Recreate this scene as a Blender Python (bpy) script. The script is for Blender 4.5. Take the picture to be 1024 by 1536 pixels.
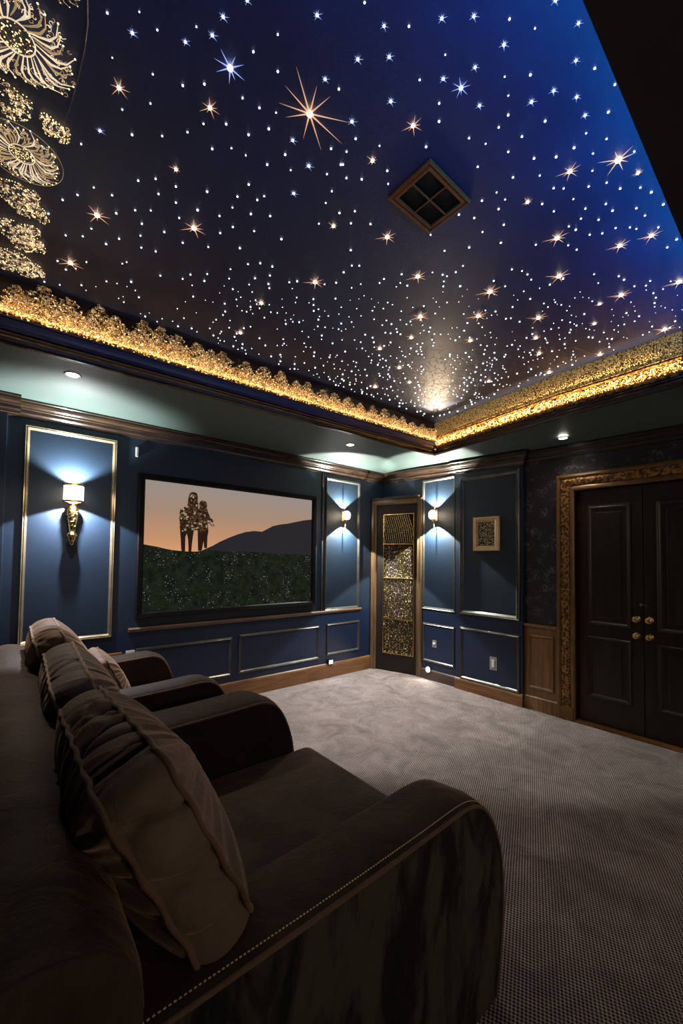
import bpy, bmesh, math, random
from mathutils import Vector, Matrix
S = bpy.context.scene
for o in list(bpy.data.objects): bpy.data.objects.remove(o)
COL = S.collection
rnd = random.Random(7)

# ------------------------------------------------------------------ camera
CH, YAW, PITCH, ROLL = 1.4, 0.697232228, 0.0328927782, 0.0126177416
fw = Vector((math.sin(YAW)*math.cos(PITCH), math.cos(YAW)*math.cos(PITCH), math.sin(PITCH)))
rt = Vector((math.cos(YAW), -math.sin(YAW), 0)); up = rt.cross(fw)
cr, sr = math.cos(ROLL), math.sin(ROLL)
R = rt*cr + up*sr; U = up*cr - rt*sr
cam = bpy.data.cameras.new('camera'); co = bpy.data.objects.new('camera', cam); COL.objects.link(co)
co.matrix_world = Matrix(((R.x, U.x, -fw.x, 0), (R.y, U.y, -fw.y, 0), (R.z, U.z, -fw.z, CH), (0, 0, 0, 1)))
cam.sensor_fit = 'HORIZONTAL'; cam.sensor_width = 36; cam.lens = 36*606.54/1024
cam.shift_y = 51.04/1024; cam.clip_start = 0.02
S.camera = co

# ------------------------------------------------------------------ world and exposure
w = bpy.data.worlds.new('room_dark'); S.world = w; w.use_nodes = True
w.node_tree.nodes['Background'].inputs[0].default_value = (0.5, 0.55, 0.7, 1)
w.node_tree.nodes['Background'].inputs[1].default_value = 0.0
S.view_settings.view_transform = 'Standard'; S.view_settings.look = 'None'
S.view_settings.gamma = 1; S.view_settings.use_curve_mapping = False
S.view_settings.exposure = 0.0

# light strengths (watts)
SCONCE_BIG_UP, SCONCE_BIG_DOWN = 100, 85
SCONCE_UP, SCONCE_DOWN = 125, 150
REAR_FILL = 19
CORNER_FILL = 30
BLUE_COVE = 10
DOWNLIGHT = 95

def link_light(name, kind, loc, power, color, parent=None, direction=(0, 0, -1), **kw):
    l = bpy.data.lights.new(name, kind); l.energy = power; l.color = color
    for k, v in kw.items(): setattr(l, k, v)
    o = bpy.data.objects.new(name, l); COL.objects.link(o); o.location = loc
    o.rotation_euler = Vector(direction).to_track_quat('-Z', 'Y').to_euler()
    if parent: o.parent = parent
    return o

# blue LED strip laid on the ledge at the near side of the star tray, and its short return on the right side
link_light('blue_cove_light', 'AREA', (1.55, 0.36, 2.60), BLUE_COVE, (0.0, 0.30, 0.9), None, (0, 0.55, 1),
           shape='RECTANGLE', size=3.2, size_y=0.03)

# ------------------------------------------------------------------ materials
def mat(name, color=(0.5,)*3, rough=0.5, metal=0.0, spec=0.5, emit=None, es=0.0, sheen=0.0, coat=0.0):
    m = bpy.data.materials.new(name); m.use_nodes = True
    b = m.node_tree.nodes['Principled BSDF']
    b.inputs['Base Color'].default_value = (*color, 1); b.inputs['Roughness'].default_value = rough
    b.inputs['Metallic'].default_value = metal; b.inputs['Specular IOR Level'].default_value = spec
    if emit: b.inputs['Emission Color'].default_value = (*emit, 1); b.inputs['Emission Strength'].default_value = es
    if sheen:
        b.inputs['Sheen Weight'].default_value = sheen; b.inputs['Sheen Roughness'].default_value = 0.4
        b.inputs['Sheen Tint'].default_value = (0.80, 0.52, 0.36, 1)
    b.inputs['Coat Weight'].default_value = coat
    return m
class NT:
    def __init__(s, m): s.t = m.node_tree; s.b = s.t.nodes['Principled BSDF']
    def n(s, typ, **kw):
        nd = s.t.nodes.new('ShaderNode'+typ)
        for k, v in kw.items():
            if k.startswith('i_'): nd.inputs[k[2:].replace('_', ' ')].default_value = v
            else: setattr(nd, k, v)
        return nd
    def l(s, a, ao, b, bi): s.t.links.new(a.outputs[ao], b.inputs[bi])
    def coords(s, scale=(1, 1, 1), rot=(0, 0, 0)):
        tc = s.n('TexCoord'); mp = s.n('Mapping'); mp.inputs['Scale'].default_value = scale; mp.inputs['Rotation'].default_value = rot
        s.l(tc, 'Object', mp, 'Vector'); return mp
    def ramp(s, src, out, stops):
        r = s.n('ValToRGB'); e = r.color_ramp.elements
        while len(e) < len(stops): e.new(0.5)
        for el, (p, c) in zip(e, stops): el.position = p; el.color = (*c, 1) if len(c) == 3 else c
        s.l(src, out, r, 'Fac'); return r
    def bump(s, src, out, strength, dist=0.01, prev=None):
        b = s.n('Bump'); b.inputs['Strength'].default_value = strength; b.inputs['Distance'].default_value = dist
        s.l(src, out, b, 'Height')
        if prev: s.l(prev, 'Normal', b, 'Normal')
        s.l(b, 'Normal', s.b, 'Normal'); return b
    def noise(s, mp, scale, detail=4, rough=0.55, dist=0.0):
        n = s.n('TexNoise'); n.inputs['Scale'].default_value = scale; n.inputs['Detail'].default_value = detail
        n.inputs['Roughness'].default_value = rough; n.inputs['Distortion'].default_value = dist
        s.l(mp, 'Vector', n, 'Vector'); return n

def noisy(name, c1, c2, scale, rough=0.5, bump=0.1, stretch=(1, 1, 1), bscale=None, lo=0.35, hi=0.65, **kw):
    m = mat(name, c1, rough, **kw); t = NT(m); mp = t.coords(stretch)
    n = t.noise(mp, scale); r = t.ramp(n, 'Fac', [(lo, c1), (hi, c2)]); t.l(r, 'Color', t.b, 'Base Color')
    if bump:
        n2 = t.noise(mp, bscale or scale*3); t.bump(n2, 'Fac', bump, 0.005)
    return m

NAVY = noisy('navy_wall_paint', (0.0088, 0.0190, 0.036), (0.0110, 0.0232, 0.043), 1.5, 0.42, 0.25, bscale=220)
NAVYLOW = noisy('royal_navy_dado_paint', (0.0042, 0.0118, 0.040), (0.0052, 0.0145, 0.048), 1.5, 0.42, 0.2, bscale=220)
CROWN = noisy('dark_walnut_gloss', (0.020, 0.012, 0.008), (0.05, 0.028, 0.017), 6, 0.22, 0.15, (1, 1, 8), bscale=40)
FRAME = noisy('pewter_moulding', (0.08, 0.077, 0.068), (0.12, 0.113, 0.097), 10, 0.28, 0.05, metal=0.6)
CHAMPAGNE = noisy('champagne_moulding', (0.30, 0.24, 0.15), (0.40, 0.32, 0.2), 10, 0.25, 0.05, metal=0.7)
BASEWOOD = noisy('oak_skirting', (0.13, 0.052, 0.018), (0.22, 0.10, 0.036), 3, 0.35, 0.1, (1.5, 1.5, 16), bscale=30)
DBASE = noisy('smoked_oak_skirting', (0.045, 0.026, 0.018), (0.075, 0.042, 0.026), 3, 0.4, 0.1, (1.5, 1.5, 16), bscale=30)
WAINS = noisy('honey_oak_panelling', (0.16, 0.075, 0.024), (0.26, 0.13, 0.045), 3, 0.35, 0.1, (12, 12, 1.2), bscale=30)
TEAL = noisy('grey_teal_soffit_paint', (0.082, 0.118, 0.108), (0.090, 0.126, 0.116), 2, 0.5, 0.05)
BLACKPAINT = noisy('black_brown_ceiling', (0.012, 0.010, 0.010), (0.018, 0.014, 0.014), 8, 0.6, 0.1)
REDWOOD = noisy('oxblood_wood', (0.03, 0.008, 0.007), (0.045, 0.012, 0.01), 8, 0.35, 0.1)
TRAYBLUE = noisy('tray_blue_lacquer', (0.006, 0.013, 0.085), (0.008, 0.016, 0.10), 3, 0.35, 0.1)
DOORWOOD = noisy('espresso_door_wood', (0.014, 0.0085, 0.0055), (0.026, 0.016, 0.0095), 3, 0.38, 0.12, (10, 10, 1.0), bscale=20)
GILT = noisy('carved_gilt_wood', (0.06, 0.027, 0.008), (0.40, 0.20, 0.055), 48, 0.38, 1.0, bscale=70, lo=0.44, hi=0.56, metal=0.35)
GILTPLAIN = noisy('gilt_edge', (0.15, 0.075, 0.022), (0.22, 0.115, 0.035), 12, 0.35, 0.1, metal=0.3)
GOLD = mat('gold_metal', (0.85, 0.52, 0.16), 0.18, 1.0)
BRASS = noisy('antique_brass', (0.50, 0.30, 0.10), (0.7, 0.45, 0.17), 60, 0.25, 0.3, metal=1.0)
BLACKMETAL = mat('black_metal', (0.01, 0.01, 0.01), 0.35)
BLACKFRAME = mat('black_velvet_frame', (0.003, 0.002, 0.002), 0.6, spec=0.2)
WHITEPL = mat('white_plastic', (0.6, 0.58, 0.53), 0.4)
GREYPL = mat('grey_plastic', (0.25, 0.23, 0.2), 0.4)
NICKEL = mat('satin_nickel', (0.55, 0.52, 0.48), 0.3, 1.0)
LAMPGLASS = mat('glowing_shade_glass', (0.9, 0.8, 0.65), 0.4, emit=(1.0, 0.86, 0.66), es=5.0)
LAMPBALL = mat('glowing_globe_glass', (0.9, 0.8, 0.65), 0.4, emit=(1.0, 0.80, 0.55), es=9.0)
LENSLIT = mat('lit_lens', (0.9, 0.9, 0.9), 0.3, emit=(1.0, 0.93, 0.8), es=14.0)
DBEAD1 = mat('smoky_gold_bead', (0.42, 0.29, 0.12), 0.38, 0.25)
DBEAD2 = mat('brown_bead', (0.07, 0.042, 0.018), 0.4, 0.2)
LACE1 = mat('lace_gold', (0.75, 0.55, 0.28), 0.25, 0.7, emit=(1.0, 0.68, 0.34), es=0.30)  # lace glitter put in as emission; the metal is no lamp
LACE2 = mat('lace_pale_gold', (0.9, 0.75, 0.5), 0.2, 0.7, emit=(1.0, 0.80, 0.56), es=0.75)  # paler lace, brightened by a glow put into its colour
LENSCOOL = mat('lit_lens_cool', (0.9, 0.9, 0.9), 0.3, emit=(0.75, 0.85, 1.0), es=7.0)
STARW = mat('star_white', (1, 1, 1), 0.4, emit=(0.88, 0.92, 1.0), es=5.0)
STARW2 = mat('star_white_glare', (0.4, 0.5, 1), 0.4, emit=(0.5, 0.6, 1.0), es=0.7)
STARA = mat('star_amber', (1, .8, .6), 0.4, emit=(1.0, 0.78, 0.52), es=9.0)
STARA2 = mat('star_amber_glare', (1, .6, .3), 0.4, emit=(1.0, 0.50, 0.24), es=0.75)
GLIT1 = mat('gold_crystal', (0.9, 0.58, 0.2), 0.15, 0.9)
GLIT2 = mat('gold_crystal_dark', (0.25, 0.12, 0.03), 0.3, 0.7)
GLIT3 = mat('glow_bead_amber', (0.9, 0.6, 0.2), 0.3, emit=(1.0, 0.56, 0.15), es=1.1)  # crystal sparkle put in as emission, no lamps among the beads
GLIT4 = mat('glow_bead_bright', (1, 0.8, 0.4), 0.3, emit=(1.0, 0.74, 0.32), es=2.6)  # brightest glints of the crystals, also painted as emission
FILI = mat('filigree_wire_gold', (0.75, 0.5, 0.2), 0.25, 0.8, emit=(1.0, 0.6, 0.22), es=0.12)  # part of the wire's shine is emission put into the gold
FILI2 = mat('filigree_wire_pale', (0.9, 0.75, 0.5), 0.2, 0.8, emit=(1.0, 0.76, 0.48), es=0.30)  # pale wire carries a stronger painted glow

def _ceil():
    m = mat('star_ceiling_lacquer', (0.02, 0.03, 0.08), 0.33, spec=0.6); t = NT(m); mp = t.coords()
    n = t.noise(mp, 3.0, 8, 0.7); r = t.ramp(n, 'Fac', [(0.3, (0.008, 0.018, 0.085)), (0.7, (0.018, 0.036, 0.14))])
    v = t.n('TexVoronoi', feature='DISTANCE_TO_EDGE'); v.inputs['Scale'].default_value = 13
    nd = t.noise(mp, 7, 3); mx = t.n('VectorMath', operation='MULTIPLY_ADD'); mx.inputs[1].default_value = (0.25,)*3
    t.l(nd, 'Color', mx, 0); t.l(mp, 'Vector', mx, 2); t.l(mx, 'Vector', v, 'Vector')
    cr0 = t.ramp(v, 'Distance', [(0.0, (0.1,)*3), (0.045, (1,)*3)])
    ds = t.n('VectorMath', operation='DISTANCE'); ds.inputs[1].default_value = (2.85, 2.15, 2.876); t.l(mp, 'Vector', ds, 0)
    mk = t.ramp(ds, 'Value', [(0.45, (0,)*3), (1.0, (1,)*3)])
    cr_ = t.n('MixRGB', blend_type='LIGHTEN'); cr_.inputs['Fac'].default_value = 1; t.l(cr0, 'Color', cr_, 'Color1'); t.l(mk, 'Color', cr_, 'Color2')
    mm = t.n('MixRGB', blend_type='MULTIPLY'); mm.inputs['Fac'].default_value = 0.8
    t.l(r, 'Color', mm, 'Color1'); t.l(cr_, 'Color', mm, 'Color2'); t.l(mm, 'Color', t.b, 'Base Color')
    b1 = t.bump(cr_, 'Color', 0.6, 0.004); n2 = t.noise(mp, 70, 6, 0.7); t.bump(n2, 'Fac', 0.22, 0.006, b1)
    rr = t.ramp(n, 'Fac', [(0.3, (0.45,)*3), (0.7, (0.57,)*3)]); t.l(rr, 'Color', t.b, 'Roughness')
    return m
CEIL = _ceil()
def _carpet():
    m = mat('woven_carpet', (0.2, 0.17, 0.16), 0.95, spec=0.1); t = NT(m); mp = t.coords((1, 1, 1), (0, 0, 0.35))
    n = t.noise(mp, 4.2, 7, 0.68, 0.8); r = t.ramp(n, 'Fac', [(0.30, (0.162, 0.129, 0.123)), (0.70, (0.35, 0.282, 0.266))])
    sp = t.n('SeparateXYZ'); t.l(mp, 'Vector', sp, 'Vector')
    K = 2*math.pi/0.0165
    def wave(out, k):
        a = t.n('Math', operation='MULTIPLY'); a.inputs[1].default_value = k; t.l(sp, out, a, 0)
        b = t.n('Math', operation='SINE'); t.l(a, 0, b, 0); return b
    sx, sy = wave('X', K), wave('Y', K)
    pr = t.n('Math', operation='MULTIPLY'); t.l(sx, 0, pr, 0); t.l(sy, 0, pr, 1)
    mr = t.n('MapRange'); mr.inputs['From Min'].default_value = -1; mr.inputs['From Max'].default_value = 1; t.l(pr, 0, mr, 'Value')
    fr = t.ramp(mr, 'Result', [(0.38, (0.12,)*3), (0.60, (1.3,)*3)])
    mm = t.n('MixRGB', blend_type='MULTIPLY'); mm.inputs['Fac'].default_value = 1
    t.l(r, 'Color', mm, 'Color1'); t.l(fr, 'Color', mm, 'Color2')
    n3 = t.noise(mp, 260, 2); r3 = t.ramp(n3, 'Fac', [(0.3, (0.7,)*3), (0.7, (1.25,)*3)])
    m2 = t.n('MixRGB', blend_type='MULTIPLY'); m2.inputs['Fac'].default_value = 1
    t.l(mm, 'Color', m2, 'Color1'); t.l(r3, 'Color', m2, 'Color2'); t.l(m2, 'Color', t.b, 'Base Color')
    t.bump(mr, 'Result', 0.6, 0.004)
    return m
CARPET = _carpet()
def velvet(name, c1, c2, sheen=0.35, scale=4, stretch=(1, 1, 1), lo=0.35, hi=0.7):
    m = mat(name, c1, 0.75, spec=0.25, sheen=sheen); t = NT(m); mp = t.coords(stretch)
    n = t.noise(mp, scale, 7, 0.65, 0.8); r = t.ramp(n, 'Fac', [(lo, c1), (hi, c2)]); t.l(r, 'Color', t.b, 'Base Color')
    n2 = t.noise(mp, 160, 3); b1 = t.bump(n2, 'Fac', 0.12, 0.004)
    n3 = t.noise(mp, 13, 4, 0.6, 1.2); t.bump(n3, 'Fac', 0.30, 0.02, b1); return m
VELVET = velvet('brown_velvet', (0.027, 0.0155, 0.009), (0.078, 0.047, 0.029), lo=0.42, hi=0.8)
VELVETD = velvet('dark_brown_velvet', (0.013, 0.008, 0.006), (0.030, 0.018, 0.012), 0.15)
VELVETL = velvet('light_brown_velvet', (0.20, 0.135, 0.10), (0.27, 0.19, 0.14), 0.3)
PILLOWM = velvet('taupe_velvet', (0.12, 0.084, 0.056), (0.19, 0.135, 0.09), 0.5, 3)
PILLOWR = velvet('russet_velvet', (0.10, 0.058, 0.037), (0.15, 0.088, 0.055), 0.5, 3)
PILLOWG = velvet('slate_brown_velvet', (0.060, 0.050, 0.047), (0.10, 0.085, 0.078), 0.5, 3)
PIPING = velvet('piping_cord', (0.13, 0.078, 0.045), (0.17, 0.10, 0.06), 0.4, 8)
PIPINGW = velvet('pale_piping_cord', (0.20, 0.165, 0.12), (0.26, 0.21, 0.15), 0.4, 8)
HIDE = velvet('brushed_hide_panel', (0.007, 0.005, 0.005), (0.060, 0.053, 0.036), 0.15, 7, (1, 1, 0.36), 0.44, 0.56)
STITCH = mat('gold_thread', (0.95, 0.74, 0.42), 0.35)

# ------------------------------------------------------------------ mesh helpers
def tag(o, label=None, cat=None, group=None, kind=None):
    if label: o['label'] = label
    if cat: o['category'] = cat
    if group: o['group'] = group
    if kind: o['kind'] = kind
    return o
def obj(name, bm, m, parent=None, smooth=False, loc=None):
    me = bpy.data.meshes.new(name); bm.normal_update(); bm.to_mesh(me); bm.free()
    for mm in (m if isinstance(m, (list, tuple)) else [m]): me.materials.append(mm)
    if smooth:
        for p in me.polygons: p.use_smooth = True
    o = bpy.data.objects.new(name, me); COL.objects.link(o)
    if parent: o.parent = parent
    if loc: o.location = loc
    return o
def empty(name, loc, label, cat, group=None, rotz=0, kind=None):
    o = bpy.data.objects.new(name, None); COL.objects.link(o); o.location = loc; o.rotation_euler = (0, 0, rotz)
    o.empty_display_size = 0.05
    return tag(o, label, cat, group, kind)
def struct(name, bm, m, label=None, smooth=False, cat=None):
    o = obj(name, bm, m, None, smooth); tag(o, label or name.replace('_', ' '), cat or name.split('_')[0], None, 'structure'); return o
def box(bm, x0, x1, y0, y1, z0, z1, bev=0.0, mi=0):
    vs = [bm.verts.new((x, y, z)) for z in (z0, z1) for y in (y0, y1) for x in (x0, x1)]
    fs = [bm.faces.new([vs[i] for i in f]) for f in ((0, 2, 3, 1), (4, 5, 7, 6), (0, 1, 5, 4), (2, 6, 7, 3), (0, 4, 6, 2), (1, 3, 7, 5))]
    for f in fs: f.material_index = mi
    if bev:
        es = list({e for f in fs for e in f.edges})
        bmesh.ops.bevel(bm, geom=es, offset=bev, segments=2, affect='EDGES', profile=0.6)
    return vs
def boxo(name, m, dims, parent=None, bev=0.0):
    bm = bmesh.new(); box(bm, *dims, bev=bev); return obj(name, bm, m, parent)
def grid(bm, rows, closed_u=False, closed_v=False, mi=0, capa=False, capb=False):
    V = [[bm.verts.new(p) for p in r] for r in rows]; n = len(rows); k = len(rows[0])
    for i in range(n if closed_v else n-1):
        for j in range(k if closed_u else k-1):
            f = bm.faces.new((V[i][j], V[i][(j+1) % k], V[(i+1) % n][(j+1) % k], V[(i+1) % n][j])); f.material_index = mi
    if capa: bm.faces.new(V[0][::-1]).material_index = mi
    if capb: bm.faces.new(V[-1]).material_index = mi
    return V
def sweep(bm, path, prof, n, closed=False, mi=0):
    """profile (u, v): v along n, u along n x direction, mitred at the corners"""
    n = Vector(n).normalized(); P = [Vector(p) for p in path]; rows = []; N = len(P)
    for i, p in enumerate(P):
        d1 = (P[i]-P[i-1]) if (closed or i > 0) else (P[1]-P[0])
        d2 = (P[(i+1) % N]-P[i]) if (closed or i < N-1) else (P[-1]-P[-2])
        a = n.cross(d1).normalized(); b = n.cross(d2).normalized(); m_ = (a+b).normalized()
        m_ = m_/max(0.2, m_.dot(a))
        rows.append([p+m_*u+n*v for u, v in prof])
    grid(bm, rows, closed_u=True, closed_v=closed, mi=mi, capa=not closed, capb=not closed)
def tube(bm, pts, r, seg=8, mi=0, closed=False, cap=True):
    P = [Vector(p) for p in pts]; rows = []; N = len(P)
    t0 = (P[1]-P[0]).normalized(); a = t0.orthogonal().normalized()
    for i, p in enumerate(P):
        d = (P[(i+1) % N]-P[i-1]) if (closed or 0 < i < N-1) else (P[1]-P[0] if i == 0 else P[-1]-P[-2])
        if d.length < 1e-9: d = t0
        d.normalize(); a = (a-d*a.dot(d))
        a = a.normalized() if a.length > 1e-6 else d.orthogonal().normalized()
        b = d.cross(a); rr = r[i] if isinstance(r, (list, tuple)) else r
        rows.append([p+(a*math.cos(2*math.pi*k/seg)+b*math.sin(2*math.pi*k/seg))*rr for k in range(seg)])
    grid(bm, rows, closed_u=True, closed_v=closed, mi=mi, capa=cap and not closed, capb=cap and not closed)
def lathe(bm, prof, center=(0, 0, 0), seg=24, axis='Z', mi=0, rfun=None, hollow=False):
    c = Vector(center); rows = []
    for r, z in prof:
        row = []
        for k in range(seg):
            a = 2*math.pi*k/seg; q = r*(rfun(a, z) if rfun else 1)
            v = (q*math.cos(a), q*math.sin(a), z)
            if axis == 'Y': v = (v[0], -v[2], v[1])
            if axis == 'X': v = (-v[2], v[0], v[1])
            row.append(c+Vector(v))
        rows.append(row)
    grid(bm, rows, closed_u=True, closed_v=hollow, mi=mi, capa=not hollow, capb=not hollow)
def bead(bm, p, r, mi=0, flat=1.0):
    p = Vector(p); a = rnd.random()*3
    eq = [bm.verts.new(p+Vector((math.cos(a+k*math.pi/2)*r, math.sin(a+k*math.pi/2)*r, 0))) for k in range(4)]
    t = bm.verts.new(p+Vector((0, 0, r*flat))); b = bm.verts.new(p-Vector((0, 0, r*flat)))
    for k in range(4):
        bm.faces.new((eq[k], eq[(k+1) % 4], t)).material_index = mi; bm.faces.new((eq[(k+1) % 4], eq[k], b)).material_index = mi
def rectpath(u0, u1, v0, v1, f):
    return [f(u0, v0), f(u1, v0), f(u1, v1), f(u0, v1)]
def dup(o, loc=None, label=None, group=None):
    r_ = o.copy(); COL.objects.link(r_)
    if loc is not None: r_.location = loc
    if label: r_['label'] = label
    if group: r_['group'] = group
    for c in list(o.children):
        d = c.copy(); COL.objects.link(d); d.parent = r_
        for g in c.children:
            e = g.copy(); COL.objects.link(e); e.parent = d
    return r_

# ================================================================== THE SETTING
WA, WB, H, HU = 3.80, 3.92, 2.546, 2.876
def PA(x, z, y=WA): return (x, y, z)
def fA(y=WA): return lambda u, v: (u, y, v)
def fB(x=WB): return lambda s, v: (x, -s, v)
bm = bmesh.new(); box(bm, -1.7, 4.1, -2.6, 4.0, -0.1, 0.0); struct('floor', bm, CARPET, 'mottled taupe grey woven carpet covering the whole floor')
bm = bmesh.new(); box(bm, -1.7, 4.1, WA, WA+0.15, 0, 2.6); struct('wall_back', bm, NAVY, 'navy blue panelled wall that carries the big screen')
bm = bmesh.new(); box(bm, -1.7, 0.0, WA-0.07, WA, 0, 2.56, 0.004); struct('trim_1', bm, NAVY, 'dark navy pier at the far left edge of the screen wall', cat='pilaster')
bm = bmesh.new(); box(bm, -1.75, -1.6, -2.6, 4.0, 0, 2.6); struct('wall_left', bm, NAVY)
bm = bmesh.new(); box(bm, -1.7, 4.1, -2.65, -2.5, 0, 2.6); struct('wall_front', bm, NAVY)

# damask wallpaper wall
def _damask():
    m = mat('black_damask_paper', (0.012, 0.012, 0.014), 0.5); t = NT(m); mp = t.coords()
    v = t.n('TexVoronoi'); v.inputs['Scale'].default_value = 9; t.l(mp, 'Vector', v, 'Vector')
    n = t.noise(mp, 22, 6, 0.7, 1.6)
    a = t.ramp(v, 'Distance', [(0.18, (1,)*3), (0.62, (0,)*3)]); b = t.ramp(n, 'Fac', [(0.50, (0,)*3), (0.60, (1,)*3)])
    mm = t.n('MixRGB', blend_type='MULTIPLY'); mm.inputs['Fac'].default_value = 1; t.l(a, 'Color', mm, 'Color1'); t.l(b, 'Color', mm, 'Color2')
    c = t.ramp(mm, 'Color', [(0.0, (0.013, 0.012, 0.014)), (0.8, (0.13, 0.125, 0.125))]); t.l(c, 'Color', t.b, 'Base Color')
    return m
DAMASK = _damask()
# right wall with the double door opening
DY0, DY1, DZ = 0.44, 1.44, 2.052
bm = bmesh.new()
box(bm, WB, WB+0.2, DY1, 4.0, 0, 2.6); box(bm, WB, WB+0.2, -2.6, DY0, 0, 2.6); box(bm, WB, WB+0.2, DY0, DY1, DZ, 2.6); box(bm, WB+0.16, WB+0.2, DY0, DY1, 0, DZ)
struct('wall_right', bm, DAMASK, 'black floral damask wallpaper wall around the double door')
X1, X2 = 3.905, 3.88
bm = bmesh.new(); box(bm, X1, WB, 2.66, 3.17, 0, 2.50, 0.003); struct('trim_2', bm, NAVY, 'narrow navy pier with wall light beside the glass bead door', cat='pilaster')
bm = bmesh.new(); box(bm, X2, WB, 1.885, 2.645, 0, 2.49, 0.003); struct('trim_3', bm, NAVY, 'wide navy pier that carries the small gold framed picture', cat='pilaster')
bm = bmesh.new(); box(bm, 0.0, 3.70, WA-0.002, WA, 0, 0.775); struct('trim_61', bm, NAVYLOW, 'deeper blue dado zone under the rail of the screen wall', cat='dado')
bm = bmesh.new(); box(bm, X1-0.002, X1, 2.66, 3.168, 0, 0.80); box(bm, X2-0.002, X2, 1.887, 2.643, 0, 0.80); struct('trim_62', bm, NAVYLOW, 'deeper blue dado zone of the two piers beside the bead door', cat='dado')
bm = bmesh.new(); box(bm, WB-0.004, WB, 3.17, 3.80, 0, 2.56); struct('trim_4', bm, NAVY, 'strip of navy wall above the corner door', cat='wall')

# soffit ring around the star tray
PC, PL, NL, NR, B1, B2 = (3.51, 2.656), (-0.12, 2.762), (-0.12, 0.29), (3.22, 0.29), (3.245, 0.552), (3.289, 1.299)
def poly(bm, *ps):
    f = bm.faces.new([bm.verts.new(p) for p in ps]); return f
bm = bmesh.new(); z = lambda p, h=H: (p[0], p[1], h)
poly(bm, z(PC), z(PL), (-1.7, 2.80, H), (-1.7, 3.9, H), (3.95, 3.9, H))
poly(bm, z(B2), z(PC), (3.95, 3.9, H), (3.95, 1.9, 2.466)); poly(bm, z(B2), (3.95, 1.9, 2.466), (3.95, 1.2, 2.45))
poly(bm, z(B1), z(B2), (3.95, 1.2, 2.45), (3.95, 0.5, 2.435)); poly(bm, z(NR), z(B1), (3.95, 0.5, 2.435), (3.95, 0.29, 2.43))
struct('ceiling_soffit', bm, TEAL, 'grey teal soffit between the walls and the raised star ceiling')
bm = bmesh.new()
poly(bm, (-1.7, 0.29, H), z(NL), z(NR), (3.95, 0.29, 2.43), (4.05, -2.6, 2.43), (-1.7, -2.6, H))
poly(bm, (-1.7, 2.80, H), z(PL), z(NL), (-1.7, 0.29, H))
struct('ceiling_near', bm, BLACKPAINT, 'unlit black brown soffit overhead at the right edge', cat='ceiling')  # lack of light on this soffit put into a dark paint
# star ceiling and the upright sides of the tray
loop = [PC, PL, NL, NR, B1, B2]
bm = bmesh.new(); poly(bm, *[(p[0]+dx, p[1]+dy, HU) for p, (dx, dy) in zip(loop, [(.1, .1), (-.1, .1), (-.1, -.1), (.1, -.1), (.1, 0), (.1, 0)])])
struct('ceiling_stars', bm, CEIL, 'raised dark blue lacquered ceiling panel full of star lights', cat='ceiling')
def side(name, pts, prof, m, label, cat='trim', smooth=False):
    bm = bmesh.new(); sweep(bm, [(p[0], p[1], H) for p in pts], prof, (0, 0, 1)); return struct(name, bm, m, label, smooth, cat)
face = [(-0.04, 0.0), (0.0, 0.0), (0.0, 0.335), (-0.04, 0.335)]
lip = [(-0.045, 0.0), (-0.045, -0.010), (-0.030, -0.014), (-0.012, -0.024), (0.004, -0.024), (0.014, -0.014), (0.016, 0.004), (0.010, 0.016), (0.014, 0.026), (0.008, 0.036), (0.0, 0.038)]
side('trim_5', [PC, PL], face, CROWN, 'upright dark side of the ceiling tray above the screen wall')
side('trim_6', [B1, B2, PC], face, CROWN, 'upright dark side of the ceiling tray above the door wall')
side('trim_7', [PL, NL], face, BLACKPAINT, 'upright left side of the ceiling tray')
side('trim_8', [NL, NR, B1], face, TRAYBLUE, 'upright near side of the ceiling tray')
side('trim_9', [B1, B2, PC, PL], lip, CROWN, 'glossy dark walnut lip around the ceiling tray', 'moulding')
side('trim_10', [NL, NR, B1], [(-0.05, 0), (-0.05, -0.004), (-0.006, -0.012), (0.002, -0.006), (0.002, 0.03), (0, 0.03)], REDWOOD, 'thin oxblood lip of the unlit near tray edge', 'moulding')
side('trim_11', [PC, PL], [(0, 0.040), (0.012, 0.044), (0.010, 0.062), (0.006, 0.066), (0.010, 0.084), (0.012, 0.104), (0.018, 0.108), (0.018, 0.118), (0, 0.120)], TRAYBLUE, 'blue lacquered band under the gold crystals above the screen wall', 'moulding')
side('trim_12', [PC, PL], [(-0.075, -0.001), (-0.075, -0.007), (-0.052, -0.010), (-0.046, -0.001)], CHAMPAGNE, 'thin champagne bead where the soffit meets the tray lip', 'moulding')
side('trim_13', [B2, PC], [(0, 0.136), (0.016, 0.140), (0.020, 0.150), (0.012, 0.156), (0.018, 0.166), (0.010, 0.172), (0, 0.174)], GILT, 'narrow carved gold rail between the two gold bands', 'moulding')
def _emb():
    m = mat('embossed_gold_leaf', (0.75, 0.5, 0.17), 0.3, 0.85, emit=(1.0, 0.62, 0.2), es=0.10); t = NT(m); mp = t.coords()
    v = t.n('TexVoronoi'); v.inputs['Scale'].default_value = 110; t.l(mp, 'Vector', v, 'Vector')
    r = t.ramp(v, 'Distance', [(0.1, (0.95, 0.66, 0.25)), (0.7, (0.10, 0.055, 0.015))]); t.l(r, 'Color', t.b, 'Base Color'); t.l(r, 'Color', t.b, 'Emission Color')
    t.b.inputs['Emission Strength'].default_value = 0.30  # brightness of the gold band put into the leaf as emission
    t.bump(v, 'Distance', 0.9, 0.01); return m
EMB = _emb()
side('trim_14', [B1, B2, PC], [(0, 0.165), (0.006, 0.168), (0.012, 0.20), (0.012, 0.25), (0.008, 0.30), (0.0, 0.331)], EMB, 'broad embossed gold band above the door wall', 'moulding', True)
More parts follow.
